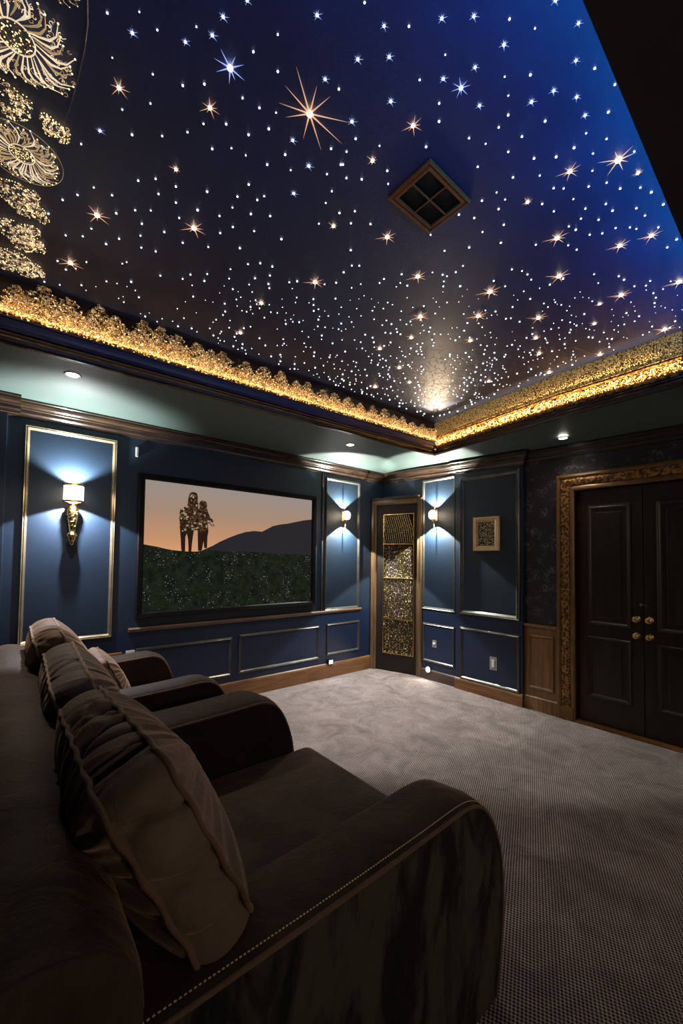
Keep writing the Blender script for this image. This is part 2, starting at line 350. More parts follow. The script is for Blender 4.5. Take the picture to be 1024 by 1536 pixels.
side('trim_15', [B1, B2], [(0, 0.136), (0.016, 0.140), (0.020, 0.150), (0.012, 0.156), (0.018, 0.166), (0.010, 0.172), (0, 0.174)], GILT, 'near length of the carved gold rail at the right edge', 'moulding')

# warm area lights added over the tray lip to brighten the gold
for n_, p0, p1, pw, hz in (('lip_fill_back', PC, PL, 1.6, 0.115), ('lip_fill_right', PC, B2, 4.5, 0.055), ('lip_fill_right', B2, B1, 2.4, 0.055)):
    a_ = Vector((p0[0], p0[1], H+hz)); b_ = Vector((p1[0], p1[1], H+hz)); d_ = (b_-a_).normalized(); q_ = Vector((-d_.y, d_.x, 0))
    if q_.dot(Vector((1.6, 1.4, 0))-a_) < 0: q_ = -q_
    zz = Vector((0, 0, 1)) - q_*0.45
    lo_ = link_light(n_, 'AREA', (a_+b_)/2+q_*0.05, pw, (1.0, 0.66, 0.30), None, zz, shape='RECTANGLE', size=(b_-a_).length, size_y=0.01)
    zn = -zz.normalized(); xn = d_; yn = zn.cross(xn)
    lo_.matrix_world = Matrix(((xn.x, yn.x, zn.x, lo_.location.x), (xn.y, yn.y, zn.y, lo_.location.y), (xn.z, yn.z, zn.z, lo_.location.z), (0, 0, 0, 1)))
    lo_.data.spread = 1.6
# crown mouldings
crown = [(0, 0), (0.072, 0), (0.072, -0.012), (0.062, -0.018), (0.062, -0.030), (0.052, -0.045), (0.036, -0.055), (0.032, -0.066), (0.026, -0.070), (0.024, -0.092), (0.012, -0.104), (0.010, -0.122), (0, -0.125)]
bm = bmesh.new()
sweep(bm, [(3.60, WA, H), (-0.0, WA, H)], crown, (0, 0, 1)); sweep(bm, [(0.07, WA-0.07, H), (-1.6, WA-0.07, H)], crown, (0, 0, 1))
sweep(bm, [(3.95, WA, H), (3.55, WA, H)], crown, (0, 0, 1))
struct('trim_16', bm, CROWN, 'glossy dark walnut crown moulding above the screen', cat='moulding')
bm = bmesh.new(); sweep(bm, [(WB+0.05, 1.885, 2.466), (X2, 1.885, 2.466), (X2, 2.645, 2.499), (X1-0.004, 2.655, 2.50), (X1-0.004, 3.17, 2.522), (WB, 3.80, H)], crown, (0, 0, 1))
struct('trim_17', bm, CROWN, 'stepped dark crown moulding over the navy piers right of the corner', cat='moulding')
bm = bmesh.new(); sweep(bm, [(WB, -2.5, 2.43), (WB, 0.29, 2.43), (WB, 1.2, 2.45), (WB, 1.885, 2.466)], [(u*0.6, v*0.8) for u, v in crown], (0, 0, 1))
struct('trim_18', bm, DOORWOOD, 'small dark cornice above the damask wallpaper', cat='moulding')

# panel mouldings on the walls
def moulding(bm, u0, u1, v0, v1, f, n, w=0.030, d=0.016, inner=None):
    prof = [(0, 0), (0, d*.6), (w*.18, d), (w*.40, d*.75), (w*.55, d*.95), (w*.85, d*.4), (w, 0)]
    sweep(bm, rectpath(u0, u1, v0, v1, f), prof, n, closed=True)
NA, NB = (0, -1, 0), (-1, 0, 0)
tn = [20]
def panelA(u0, u1, v0, v1, m, label, w=0.03, d=0.016):
    bm = bmesh.new(); moulding(bm, u0, u1, v0, v1, fA(), NA, w, d); struct('trim_%d' % tn[0], bm, m, label, cat='moulding'); tn[0] += 1
def panelB(y0, y1, v0, v1, X, m, label, w=0.03, d=0.016):
    k = X/WB; bm = bmesh.new(); moulding(bm, -y1*k, -y0*k, 1.4+(v0-1.4)*k, 1.4+(v1-1.4)*k, fB(X), NB, w, d)
    struct('trim_%d' % tn[0], bm, m, label, cat='moulding'); tn[0] += 1
panelA(0.100, 0.712, 0.735, 2.372, CHAMPAGNE, 'tall champagne panel moulding around the torch shaped wall light', 0.032, 0.020)
panelA(2.925, 3.475, 0.790, 2.378, FRAME, 'tall narrow panel moulding around the wall light right of the screen')
panelA(0.900, 1.775, 0.235, 0.615, FRAME, 'low panel moulding left below the screen, behind the armrests')
panelA(1.850, 2.855, 0.240, 0.628, FRAME, 'low wide panel moulding in the middle below the screen')
panelA(2.965, 3.485, 0.262, 0.635, FRAME, 'small low panel moulding below the wall light right of the screen')
panelB(2.668, 3.140, 0.818, 2.372, X1, FRAME, 'tall panel moulding around the wall light beside the bead door')
panelB(2.678, 3.125, 0.198, 0.655, X1, FRAME, 'small low panel moulding around the lower wall plate')
panelB(1.930, 2.612, 0.815, 2.330, X2, FRAME, 'large panel moulding around the small gold picture', 0.045, 0.02)
panelB(1.934, 2.606, 0.11, 0.672, X2, FRAME, 'low wide panel moulding around the larger wall plate')
bm = bmesh.new(); sweep(bm, [(3.51, WA, 0.775), (0.835, WA, 0.775)], [(0, -0.02), (0.018, -0.016), (0.026, -0.002), (0.030, 0.008), (0.020, 0.014), (0.006, 0.018), (0, 0.018)], (0, 0, 1))
struct('trim_40', bm, noisy('rail_walnut', (0.10, 0.055, 0.035), (0.15, 0.085, 0.055), 6, 0.3, 0.1), 'thin brown dado rail under the screen', cat='moulding')
bm = bmesh.new(); box(bm, 2.872, 2.888, WA-0.012, WA, 0.79, 2.42); struct('trim_41', bm, BLACKPAINT, 'thin black upright strip between the screen and its right wall light', cat='moulding')
for i, (y, X, zz) in enumerate([(3.158, X1, 2.39), ]): pass

# skirtings
bb = [(0, 0), (0.018, 0), (0.018, 0.115), (0.013, 0.128), (0.006, 0.135), (0, 0.137)]
bm = bmesh.new(); sweep(bm, [(3.71, WA, 0.0), (0.0, WA, 0.0)], [(u, v*1.25) for u, v in bb], (0, 0, 1)); struct('baseboard_back', bm, BASEWOOD, 'warm oak skirting under the screen wall', cat='skirting')
bm = bmesh.new(); sweep(bm, [(X1, 2.655, -0.0), (X1, 3.16, -0.0)], [(u, v*0.85) for u, v in bb], (0, 0, 1)); struct('baseboard_right', bm, DBASE, 'dark skirting block beside the bead door', cat='skirting')
bm = bmesh.new(); sweep(bm, [(X2, 1.885, 0.0), (X2, 2.645, 0.0)], [(u, v*0.9) for u, v in bb], (0, 0, 1)); struct('baseboard_right', bm, BASEWOOD, 'oak skirting under the navy pier with the picture', cat='skirting')

# oak wainscot between the navy pier and the door casing
wy0, wy1 = 1.578, 1.888
bm = bmesh.new(); box(bm, WB-0.012, WB, wy0, wy1, 0, 0.78)
sweep(bm, [(WB, wy0, 0.775), (WB, wy1, 0.775)], [(0, 0), (0.022, 0), (0.030, 0.010), (0.034, 0.026), (0.026, 0.030), (0, 0.030)], (0, 0, 1))
moulding(bm, -wy1+0.045, -wy0-0.03, 0.20, 0.71, fB(WB-0.012), NB, 0.026, 0.014)
sweep(bm, [(WB-0.012, wy0, 0), (WB-0.012, wy1, 0)], [(0, 0), (0.012, 0), (0.012, 0.115), (0.004, 0.125), (0, 0.125)], (0, 0, 1))
struct('trim_42', bm, WAINS, 'honey oak wainscot panel beside the gilt door casing', cat='wainscot')

# ------------------------------------------------------------------ double door in its gilt casing
d1 = empty('door_1', (WB, (DY0+DY1)/2, 0), 'dark espresso double door in a carved gilt casing', 'door', kind='structure')
def loc(o): o.location = (-WB, -(DY0+DY1)/2, 0); return o
def arch(prof, m, name, o=0.0):
    bm = bmesh.new(); f = fB(WB); prof = [(-u, v) for u, v in prof]
    sweep(bm, [f(-DY1-o, 0), f(-DY1-o, DZ+o), f(-DY0+o, DZ+o), f(-DY0+o, 0)], prof, (1, 0, 0)); return loc(obj(name, bm, m, d1))
# profile u runs outwards from the opening, v negative = into the room
arch([(-0.01, 0), (-0.01, -0.018), (0.0, -0.026), (0.018, -0.022), (0.030, -0.016), (0.032, 0)], GILTPLAIN, 'inner_casing')
arch([(0.030, 0), (0.032, -0.020), (0.052, -0.032), (0.078, -0.034), (0.100, -0.028), (0.102, 0)], GILT, 'carved_casing')
arch([(0.100, 0), (0.102, -0.034), (0.116, -0.042), (0.132, -0.038), (0.140, -0.016), (0.140, 0)], GILTPLAIN, 'outer_casing')
bm = bmesh.new(); box(bm, WB, WB+0.16, DY1-0.012, DY1, 0, DZ); box(bm, WB, WB+0.16, DY0, DY0+0.012, 0, DZ); box(bm, WB, WB+0.16, DY0, DY1, DZ-0.012, DZ); loc(obj('jamb', bm, DOORWOOD, d1))
bm = bmesh.new(); box(bm, WB-0.03, WB+0.10, DY0, DY1, 0, 0.012, 0.003); loc(obj('threshold', bm, BASEWOOD, d1))
bm = bmesh.new(); box(bm, WB-0.036, WB, DY1+0.002, DY1+0.138, 0, 0.115, 0.003); loc(obj('plinth_block', bm, GILTPLAIN, d1))
LX = WB+0.045
def leaf(y0, y1, ky):
    bm = bmesh.new(); box(bm, LX, LX+0.04, y0+0.002, y1-0.002, 0.012, DZ-0.014, 0.003)
    cy = (y0+y1)/2
    for z0, z1 in ((0.235, 0.76), (0.86, 1.90)):
        moulding(bm, -y1+0.085, -y0-0.085, z0, z1, fB(LX), NB, 0.034, 0.016)
        box(bm, LX-0.007, LX+0.01, y0+0.150, y1-0.150, z0+0.065, z1-0.065, 0.006)
    L_ = loc(obj('door_leaf', bm, DOORWOOD, d1))
    for zz, rr in ((0.945, 0.026), (0.812, 0.024)):
        bm = bmesh.new()
        lathe(bm, [(0.0005, 0), (rr*1.0, 0), (rr*1.05, 0.004), (rr*.8, 0.008), (rr*.35, 0.010), (rr*.35, 0.026), (rr*.7, 0.030), (rr*.98, 0.038), (rr*1.0, 0.046), (rr*.86, 0.054), (rr*.74, 0.053), (rr*.68, 0.056), (rr*.3, 0.060), (0.0005, 0.061)], (LX, ky, zz), 20, 'X')
        o = obj('door_knob', bm, BRASS, L_, True)
    return L_
leaf(0.94, DY1-0.012, 0.985); leaf(DY0+0.012, 0.938, 0.898)
bm = bmesh.new(); lathe(bm, [(0.0005, 0), (0.011, 0), (0.012, 0.006), (0.008, 0.012), (0.0005, 0.013)], (LX, 0.955, 1.062), 12, 'X'); box(bm, LX-0.01, LX, 0.918, 0.936, 1.058, 1.066, 0.002); tube(bm, [(LX-0.01, 0.92, 1.062), (LX-0.02, 0.915, 1.055), (LX-0.02, 0.915, 1.045)], 0.003, 6); loc(obj('latch', bm, NICKEL, d1))

# ------------------------------------------------------------------ corner door with crystal bead panel (stands across the corner)
d2 = empty('door_2', (3.70, 3.80, 0), 'narrow dark corner door with a panel of hanging gold glass beads', 'door', rotz=math.atan2(-0.63, 0.205), kind='structure')
DW = 0.662
bm = bmesh.new(); sweep(bm, [(DW-0.035, 0, 0), (DW-0.035, 0, 2.10), (0.075, 0, 2.10), (0.075, 0, 0)], [(0, 0.0), (0, 0.018), (-0.012, 0.030), (-0.030, 0.026), (-0.040, 0.030), (-0.060, 0.034), (-0.075, 0.020), (-0.075, -0.03), (0, -0.03)], (0, -1, 0))
obj('casing', bm, noisy('bronze_oak_casing', (0.07, 0.038, 0.017), (0.12, 0.068, 0.033), 4, 0.3, 0.1, (10, 10, 1.0), bscale=30), d2)
bm = bmesh.new(); box(bm, 0.0, DW, -0.036, 0.02, 2.17, 2.20, 0.004); obj('cornice', bm, CROWN, d2)
bm = bmesh.new(); box(bm, 0.02, DW-0.01, 0.03, 0.10, 0.0, 2.16); obj('reveal', bm, BLACKFRAME, d2)
bm = bmesh.new()
for a, b, c, d in ((0.075, 0.165, 0.01, 2.095), (0.590, DW-0.035, 0.01, 2.095), (0.165, 0.590, 1.985, 2.095), (0.165, 0.590, 0.01, 0.215)): box(bm, a, b, 0.0, 0.03, c, d, 0.002)
lf = obj('door_leaf', bm, noisy('black_brown_leaf', (0.009, 0.006, 0.004), (0.014, 0.009, 0.007), 4, 0.5, 0.1, spec=0.25), d2)
bm = bmesh.new()
for zz in (0.655, 1.17, 1.60, 0.225, 1.978): box(bm, 0.165, 0.590, -0.004, 0.012, zz-0.007, zz+0.007, 0.003)
for xx in (0.172, 0.583): box(bm, xx-0.006, xx+0.006, -0.004, 0.012, 0.22, 1.985, 0.002)
obj('glazing_bar', bm, BRASS, lf)
bm = bmesh.new()
for i in range(21):
    x = 0.185+i*0.0196
    for z0, z1 in ((0.24, 0.645), (0.665, 1.16), (1.18, 1.59)):
        zz = z0
        while zz < z1:
            r = rnd.uniform(0.0022, 0.0060)
            bead(bm, (x+rnd.uniform(-.002, .002), 0.010+rnd.uniform(-.003, .003), zz), r, rnd.choices((0, 1, 2), (4, 5, 0.5))[0], 1.6)
            zz += r*2.8+rnd.uniform(0, 0.006)
for i in range(15):
    x = 0.19+i*0.0285
    tube(bm, [(max(0.18, x-0.085), 0.008, 1.965), (x-0.03, 0.008, 1.80), (x, 0.008, 1.615)], 0.0034, 5, 0)
    for k in range(14):
        f = rnd.random(); bead(bm, (max(.18, x-0.075*(1-f)), 0.004, 1.62+0.34*(1-f)), 0.0032, rnd.choice((0, 1, 2)))
for i in range(7): bead(bm, (0.19+i*0.06, 0.0, 0.237), 0.008, 0)
BEADL = mat('bead_glow', (0.9, 0.7, 0.4), 0.3, emit=(1.0, 0.78, 0.45), es=0.45)  # glitter of the hanging beads put in as faint emission
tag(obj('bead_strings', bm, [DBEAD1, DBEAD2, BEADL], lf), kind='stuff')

# ================================================================== THE THINGS
# ------------------------------------------------------------------ the big framed screen
sx0, sx1, sz0, sz1 = 0.882, 2.768, 0.872, 2.125
tv = empty('framed_screen', (1.82, WA, 1.5), 'wide black framed screen showing two figures on a grassy hill at dusk', 'screen')
bm = bmesh.new(); sweep(bm, [(a-1.82, b-WA, c-1.5) for a, b, c in rectpath(sx0, sx1, sz0, sz1, fA())], [(0, 0), (0, 0.038), (0.006, 0.045), (0.040, 0.042), (0.050, 0.030), (0.050, 0)], NA, closed=True)
obj('bezel', bm, BLACKFRAME, tv)
def _em(name, build, es=1.0):
    m = mat(name, (0.0, 0.0, 0.0), 0.6, spec=0.05); t = NT(m); c = build(t); t.l(c, 'Color', t.b, 'Emission Color'); t.b.inputs['Emission Strength'].default_value = es; return m
def sky(t):
    tc = t.n('TexCoord'); sp = t.n('SeparateXYZ'); t.l(tc, 'Object', sp, 'Vector')
    mr = t.n('MapRange'); mr.inputs['From Min'].default_value = -0.08; mr.inputs['From Max'].default_value = 0.58; t.l(sp, 'Z', mr, 'Value')
    return t.ramp(mr, 'Result', [(0.0, (0.70, 0.34, 0.15)), (0.25, (0.54, 0.28, 0.15)), (0.6, (0.38, 0.25, 0.18)), (1.0, (0.31, 0.265, 0.235))])
def grass(t):
    mp = t.coords(); n = t.noise(mp, 14, 8, 0.75); r = t.ramp(n, 'Fac', [(0.38, (0.0045, 0.0065, 0.004)), (0.72, (0.018, 0.025, 0.014))])
    v = t.n('TexVoronoi'); v.inputs['Scale'].default_value = 55; t.l(mp, 'Vector', v, 'Vector')
    d = t.ramp(v, 'Distance', [(0.14, (1,)*3), (0.22, (0,)*3)]); n2 = t.noise(mp, 6, 5, 0.7); d2_ = t.ramp(n2, 'Fac', [(0.48, (0,)*3), (0.62, (1.0,)*3)])
    a = t.n('MixRGB', blend_type='MULTIPLY'); a.inputs['Fac'].default_value = 1; t.l(d, 'Color', a, 'Color1'); t.l(d2_, 'Color', a, 'Color2')
    s = t.n('MixRGB', blend_type='ADD'); s.inputs['Fac'].default_value = 0.45; t.l(r, 'Color', s, 'Color1'); t.l(a, 'Color', s, 'Color2'); return s
def mosaic(t):
    mp = t.coords(); v = t.n('TexVoronoi'); v.inputs['Scale'].default_value = 60; t.l(mp, 'Vector', v, 'Vector')
    sp = t.n('SeparateXYZ'); t.l(v, 'Color', sp, 'Vector')
    return t.ramp(sp, 'X', [(0.0, (0.012, 0.007, 0.005)), (0.55, (0.045, 0.018, 0.010)), (0.8, (0.10, 0.065, 0.035)), (1.0, (0.42, 0.32, 0.18))])
def flat(c):
    def f(t):
        n = t.n('RGB'); n.outputs[0].default_value = (*c, 1); return n
    return f
SKY = _em('dusk_sky_image', sky); GRASS = _em('meadow_image', grass); MOUNT = _em('mountain_image', flat((0.022, 0.019, 0.024))); MOSA = _em('mosaic_figure_image', mosaic); LEGS = _em('dark_legs_image', flat((0.020, 0.010, 0.008)))
bm = bmesh.new()
def P2(pts, off, mi):
    f = bm.faces.new([bm.verts.new((x-1.82, -0.012-off, zz-1.5)) for x, zz in pts]); f.material_index = mi
hx0, hx1 = sx0+0.045, sx1-0.045
P2([(hx0, sz0+.04), (hx1, sz0+.04), (hx1, sz1-.04), (hx0, sz1-.04)], 0, 0)
P2([(1.465, 1.40), (2.72, 1.40), (hx1, 1.855), (2.60, 1.835), (2.39, 1.784), (2.30, 1.77), (2.207, 1.745), (2.15, 1.715), (2.083, 1.68), (1.986, 1.682), (1.893, 1.666), (1.80, 1.635), (1.714, 1.60), (1.62, 1.555), (1.546, 1.512), (1.465, 1.476)], 0.001, 1)
F1 = [(1.35, 2.017), (1.322, 2.0), (1.31, 1.966), (1.305, 1.917), (1.303, 1.898), (1.273, 1.87), (1.264, 1.845), (1.236, 1.848), (1.232, 1.809), (1.231, 1.742), (1.238, 1.656), (1.254, 1.63), (1.40, 1.66), (1.407, 1.755), (1.403, 1.907), (1.395, 1.926), (1.396, 1.971), (1.386, 2.004)]
L1 = [(1.238, 1.66), (1.248, 1.57), (1.254, 1.484), (1.263, 1.432), (1.291, 1.432), (1.29, 1.534), (1.29, 1.591), (1.302, 1.621), (1.314, 1.573), (1.319, 1.51), (1.322, 1.433), (1.346, 1.433), (1.352, 1.526), (1.359, 1.595), (1.367, 1.654), (1.389, 1.67), (1.39, 1.69), (1.24, 1.69)]
F2 = [(1.444, 1.945), (1.417, 1.929), (1.409, 1.908), (1.416, 1.879), (1.4, 1.833), (1.385, 1.812), (1.388, 1.694), (1.402, 1.636), (1.505, 1.64), (1.505, 1.656), (1.495, 1.736), (1.524, 1.718), (1.545, 1.694), (1.539, 1.724), (1.57, 1.695), (1.573, 1.701), (1.539, 1.739), (1.557, 1.75), (1.543, 1.769), (1.522, 1.783), (1.5, 1.832), (1.484, 1.875), (1.488, 1.916), (1.47, 1.936)]
L2 = [(1.402, 1.65), (1.41, 1.464), (1.446, 1.465), (1.461, 1.555), (1.469, 1.49), (1.496, 1.491), (1.498, 1.601), (1.505, 1.65)]
P2(L1, 0.002, 4); P2(L2, 0.002, 4); P2(F1, 0.003, 3); P2(F2, 0.0035, 3)
P2([(hx0, sz0+.04), (hx1, sz0+.04), (hx1, 1.448), (2.396, 1.449), (2.137, 1.458), (1.897, 1.468), (1.718, 1.458), (1.58, 1.470), (1.465, 1.474), (1.40, 1.456), (1.30, 1.455), (1.2, 1.462), (1.124, 1.473), (1.05, 1.490), (hx0, 1.510)], 0.004, 2)
obj('display', bm, [SKY, MOUNT, GRASS, MOSA, LEGS], tv)

# ------------------------------------------------------------------ torch shaped wall light (left panel)
s1 = empty('wall_sconce', (0.408, WA, 1.80), 'torch shaped gold wall light with glowing drum shade, left of the screen', 'wall light')
cy = -0.085
bm = bmesh.new(); rows = []
lathe(bm, [(0.062, 0.020), (0.066, 0.022), (0.066, 0.140), (0.062, 0.142), (0.060, 0.138), (0.060, 0.024)], (0, cy, 0), 32, hollow=True); obj('lamp_shade', bm, LAMPGLASS, s1, True)
for zz in (0.012, 0.136):
    bm = bmesh.new(); lathe(bm, [(0.062, 0), (0.070, 0.002), (0.072, 0.009), (0.069, 0.015), (0.062, 0.016)], (0, cy, zz), 32, hollow=True); obj('shade_ring', bm, GOLD, s1, True)
bm = bmesh.new(); lathe(bm, [(0.0005, 0.012), (0.030, 0.010), (0.032, 0.000), (0.026, -0.010), (0.028, -0.022), (0.036, -0.034), (0.038, -0.046), (0.0005, -0.046)], (0, cy+0.02, 0), 24); obj('candle_cup', bm, GOLD, s1, True)
bm = bmesh.new(); lathe(bm, [(0.0005, -0.045), (0.037, -0.046), (0.038, -0.06), (0.033, -0.085), (0.030, -0.12), (0.025, -0.16), (0.019, -0.20), (0.018, -0.212), (0.026, -0.222), (0.034, -0.236), (0.036, -0.243), (0.028, -0.250), (0.022, -0.262), (0.024, -0.272), (0.016, -0.285), (0.012, -0.295), (0.014, -0.304), (0.006, -0.316), (0.0005, -0.32)], (0, cy+0.02, 0), 40, rfun=lambda a, z: 1+0.07*math.cos(8*a+z*40)*(1 if -0.21 < z < -0.05 else 0.5)); obj('torch_stem', bm, GOLD, s1, True)
bm = bmesh.new(); box(bm, -0.022, 0.022, cy+0.04, 0, -0.20, -0.06, 0.006); obj('wall_bracket', bm, BRASS, s1)
bm = bmesh.new()
for k in range(26):
    a = rnd.random()*6.28; zz = rnd.uniform(-0.19, -0.06); r = 0.036-(abs(zz)-0.06)*0.11
    tube(bm, [(math.cos(a+t)*r*1.05, cy+0.02+math.sin(a+t)*r*1.05, zz+0.018*t) for t in (0, 0.4, 0.8, 1.1)], [0.0025, 0.005, 0.0045, 0.0015], 6)
obj('leaf_ornament', bm, GOLD, s1, True)
link_light('uplight', 'SPOT', (0, -0.075, 0.148), SCONCE_BIG_UP, (0.95, 1.0, 0.98), s1, (0, 0.18, 1), spot_size=2.2, spot_blend=0.5, shadow_soft_size=0.012)
link_light('downlight', 'SPOT', (0, -0.145, 0.004), SCONCE_BIG_DOWN, (0.86, 0.90, 1.0), s1, (0, 0.22, -1), spot_size=2.3, spot_blend=0.12, shadow_soft_size=0.010)
link_light('shade_glow', 'POINT', (0, -0.22, 0.08), 1.5, (1.0, 0.72, 0.45), s1, shadow_soft_size=0.07)

# ------------------------------------------------------------------ the two small globe wall lights
def globe(loc_, rotz, label, glow=1.6):
    e = empty('wall_sconce', loc_, label, 'wall light', rotz=rotz)
    c = (0, -0.075, 0)
    bm = bmesh.new(); lathe(bm, [(0.0005, -0.052), (0.022, -0.050), (0.038, -0.038), (0.046, -0.018), (0.048, 0.0), (0.046, 0.018), (0.038, 0.038), (0.022, 0.050), (0.0005, 0.052)], c, 24); obj('glass_globe', bm, LAMPBALL, e, True)
    bm = bmesh.new(); lathe(bm, [(0.0005, 0.050), (0.020, 0.050), (0.024, 0.056), (0.016, 0.060), (0.0005, 0.062)], c, 20); obj('top_cap', bm, BRASS, e, True)
    bm = bmesh.new(); lathe(bm, [(0.0005, -0.050), (0.022, -0.050), (0.026, -0.056), (0.016, -0.062), (0.008, -0.075), (0.0005, -0.080)], c, 20); obj('bottom_cap', bm, BRASS, e, True)
    bm = bmesh.new(); box(bm, -0.018, 0.018, -0.010, 0, -0.07, 0.07, 0.004); tube(bm, [(0, -0.005, 0.03), (0, -0.045, 0.03)], 0.006, 8); tube(bm, [(0, -0.005, -0.03), (0, -0.045, -0.03)], 0.006, 8); obj('back_plate', bm, BRASS, e)
    bm = bmesh.new(); tube(bm, [(0, -0.036, 0.055), (0, -0.036, 0.15)], 0.0025, 6); obj('upper_shadow_rod', bm, BRASS, e)  # unseen rod added to cast the dark line above the lamp
    bm = bmesh.new(); tube(bm, [(0, -0.048, -0.055), (0, -0.048, -0.21)], [0.005, 0.002], 6); obj('lower_shadow_rod', bm, BRASS, e)  # unseen spike added for the shadow line below the lamp
    link_light('uplight', 'SPOT', (0, -0.050, 0.068), SCONCE_UP, (1.0, 1.0, 0.90), e, (0, 0.10, 1), spot_size=1.92, spot_blend=0.18, shadow_soft_size=0.006)
    link_light('downlight', 'SPOT', (0, -0.072, -0.098), SCONCE_DOWN, (0.95, 1.0, 0.93), e, (0, 0.08, -1), spot_size=1.95, spot_blend=0.10, shadow_soft_size=0.006)
    link_light('globe_glow', 'POINT', (0, -0.15, 0), glow, (1.0, 0.74, 0.50), e, shadow_soft_size=0.05)
    return e
globe((3.196, WA, 1.935), 0, 'small glowing globe wall light in the narrow panel right of the screen')
globe((X1, 2.925, 1.932), -math.pi/2, 'small glowing globe wall light on the pier beside the bead door')

for gx in (0.55, 2.3): globe((gx, -2.5, 1.95), math.pi, 'added unseen globe wall light behind the camera, %s one' % ('sofa side' if gx < 1 else 'door side'), REAR_FILL)  # unseen globes added as fill for the surfaces facing the camera
# corner lamp added to make the warm glow on the ceiling
e = empty('corner_fill', (3.430, 2.590, H+0.045), 'small dark fill lamp added among the gold crystals in the tray corner', 'uplight')
bm = bmesh.new(); lathe(bm, [(0.0005, -0.03), (0.014, -0.03), (0.020, 0.0), (0.022, 0.012), (0.016, 0.014), (0.0005, 0.010)], (0, 0, 0), 16); obj('housing', bm, GLIT2, e, True)
bm = bmesh.new(); tube(bm, [(0, 0, -0.02), (0.04, 0.035, -0.03)], 0.004, 6); obj('bracket', bm, GLIT2, e)
link_light('lamp', 'SPOT', (-0.01, -0.01, 0.03), CORNER_FILL, (1.0, 0.74, 0.46), e, (-0.79, -0.57, 0.26), spot_size=1.25, spot_blend=1.0, shadow_soft_size=0.06)
# ------------------------------------------------------------------ recessed downlights
def downlight(x, y, zz, label, power, r=0.045, aim=(0, 0, -1), size=2.0, group=None):
    e = empty('recessed_downlight', (x, y, zz), label, 'ceiling light', group)
    bm = bmesh.new(); lathe(bm, [(r*.74, 0.004), (r*.74, -0.003), (r*.9, -0.006), (r*1.05, -0.004), (r*1.08, 0.002)], (0, 0, 0), 28, hollow=True); obj('trim_ring', bm, NICKEL, e, True)
    bm = bmesh.new(); lathe(bm, [(0.0005, -0.002), (r*.55, -0.006), (r*.80, -0.002), (r*.80, 0.004), (0.0005, 0.004)], (0, 0, 0), 24); obj('lens', bm, LENSLIT, e, True)
    link_light('lamp', 'SPOT', (0, 0, -0.015), power, (1.0, 0.87, 0.74), e, aim, spot_size=size, spot_blend=0.7, shadow_soft_size=0.03)
    return e
downlight(0.306, 3.03, H, 'recessed downlight in the soffit above the torch shaped wall light', DOWNLIGHT*.6)
downlight(2.627, 3.02, H, 'tiny recessed downlight in the soffit near the far tray corner', DOWNLIGHT*.8)
downlight(3.70, 1.44, 2.478, 'recessed downlight in the dark soffit above the damask wallpaper', DOWNLIGHT*.07)
for x, y in ((0.9, -0.5), (2.6, -0.5)): downlight(x, y, H, 'added unseen downlight in the black brown soffit overhead', DOWNLIGHT*(.8 if x < 1 else 1.9), size=1.7, group='added downlights overhead')  # out of view, added to lift the room's brightness
downlight(3.62, -0.2, 2.437, 'added unseen downlight at the right end of the black brown soffit', DOWNLIGHT*.25)  # another added lamp out of view, for brightness

# ------------------------------------------------------------------ small wall fittings
bm = bmesh.new(); box(bm, 0.853, 0.873, WA-0.018, WA, 2.262, 2.345, 0.004)
e = obj('wall_sensor', bm, WHITEPL); tag(e, 'small white stick sensor high on the wall left of the screen', 'sensor')
def plate(name, origin, rotz, w, h, label, cat, parts, m=GREYPL):
    e = empty(name, origin, label, cat, rotz=rotz)
    bm = bmesh.new(); box(bm, -w/2, w/2, -0.006, 0, -h/2, h/2, 0.003); obj('cover_plate', bm, m, e)
    parts(e); return e
def p_small(e):
    bm = bmesh.new(); lathe(bm, [(0.0005, 0.006), (0.016, 0.006), (0.017, 0.011), (0.010, 0.014), (0.0005, 0.012)], (0, 0, 0), 16, 'Y'); obj('knob', bm, WHITEPL, e, True)
def p_big(e):
    bm = bmesh.new(); box(bm, -0.016, 0.016, -0.012, -0.006, -0.038, 0.038, 0.003); obj('rocker', bm, WHITEPL, e)
def p_out(e):
    for zz in (-0.018, 0.018):
        bm = bmesh.new(); box(bm, -0.012, 0.012, -0.009, -0.006, zz-0.012, zz+0.012, 0.002); obj('socket', bm, GREYPL, e)
plate('wall_plate', (X1, 2.945, 0.425), -math.pi/2, 0.060, 0.085, 'small pale wall plate in the low panel beside the bead door', 'wall plate', p_small)
plate('wall_plate', (X2, 2.19, 0.355), -math.pi/2, 0.080, 0.135, 'larger pale switch plate in the wide low panel under the picture', 'wall plate', p_big)
plate('wall_socket', (0.857, WA, 0.555), 0, 0.07, 0.10, 'pale square wall socket at the left end under the screen', 'socket', p_out, WHITEPL)
bm = bmesh.new(); box(bm, 0.50, 0.79, WA-0.03, WA, 0.42, 0.60, 0.004); moulding(bm, 0.52, 0.77, 0.44, 0.58, fA(WA-0.03), NA, 0.02, 0.01)
tag(obj('wall_box', bm, BASEWOOD), 'low oak box on the wall behind the far pillow', 'box')
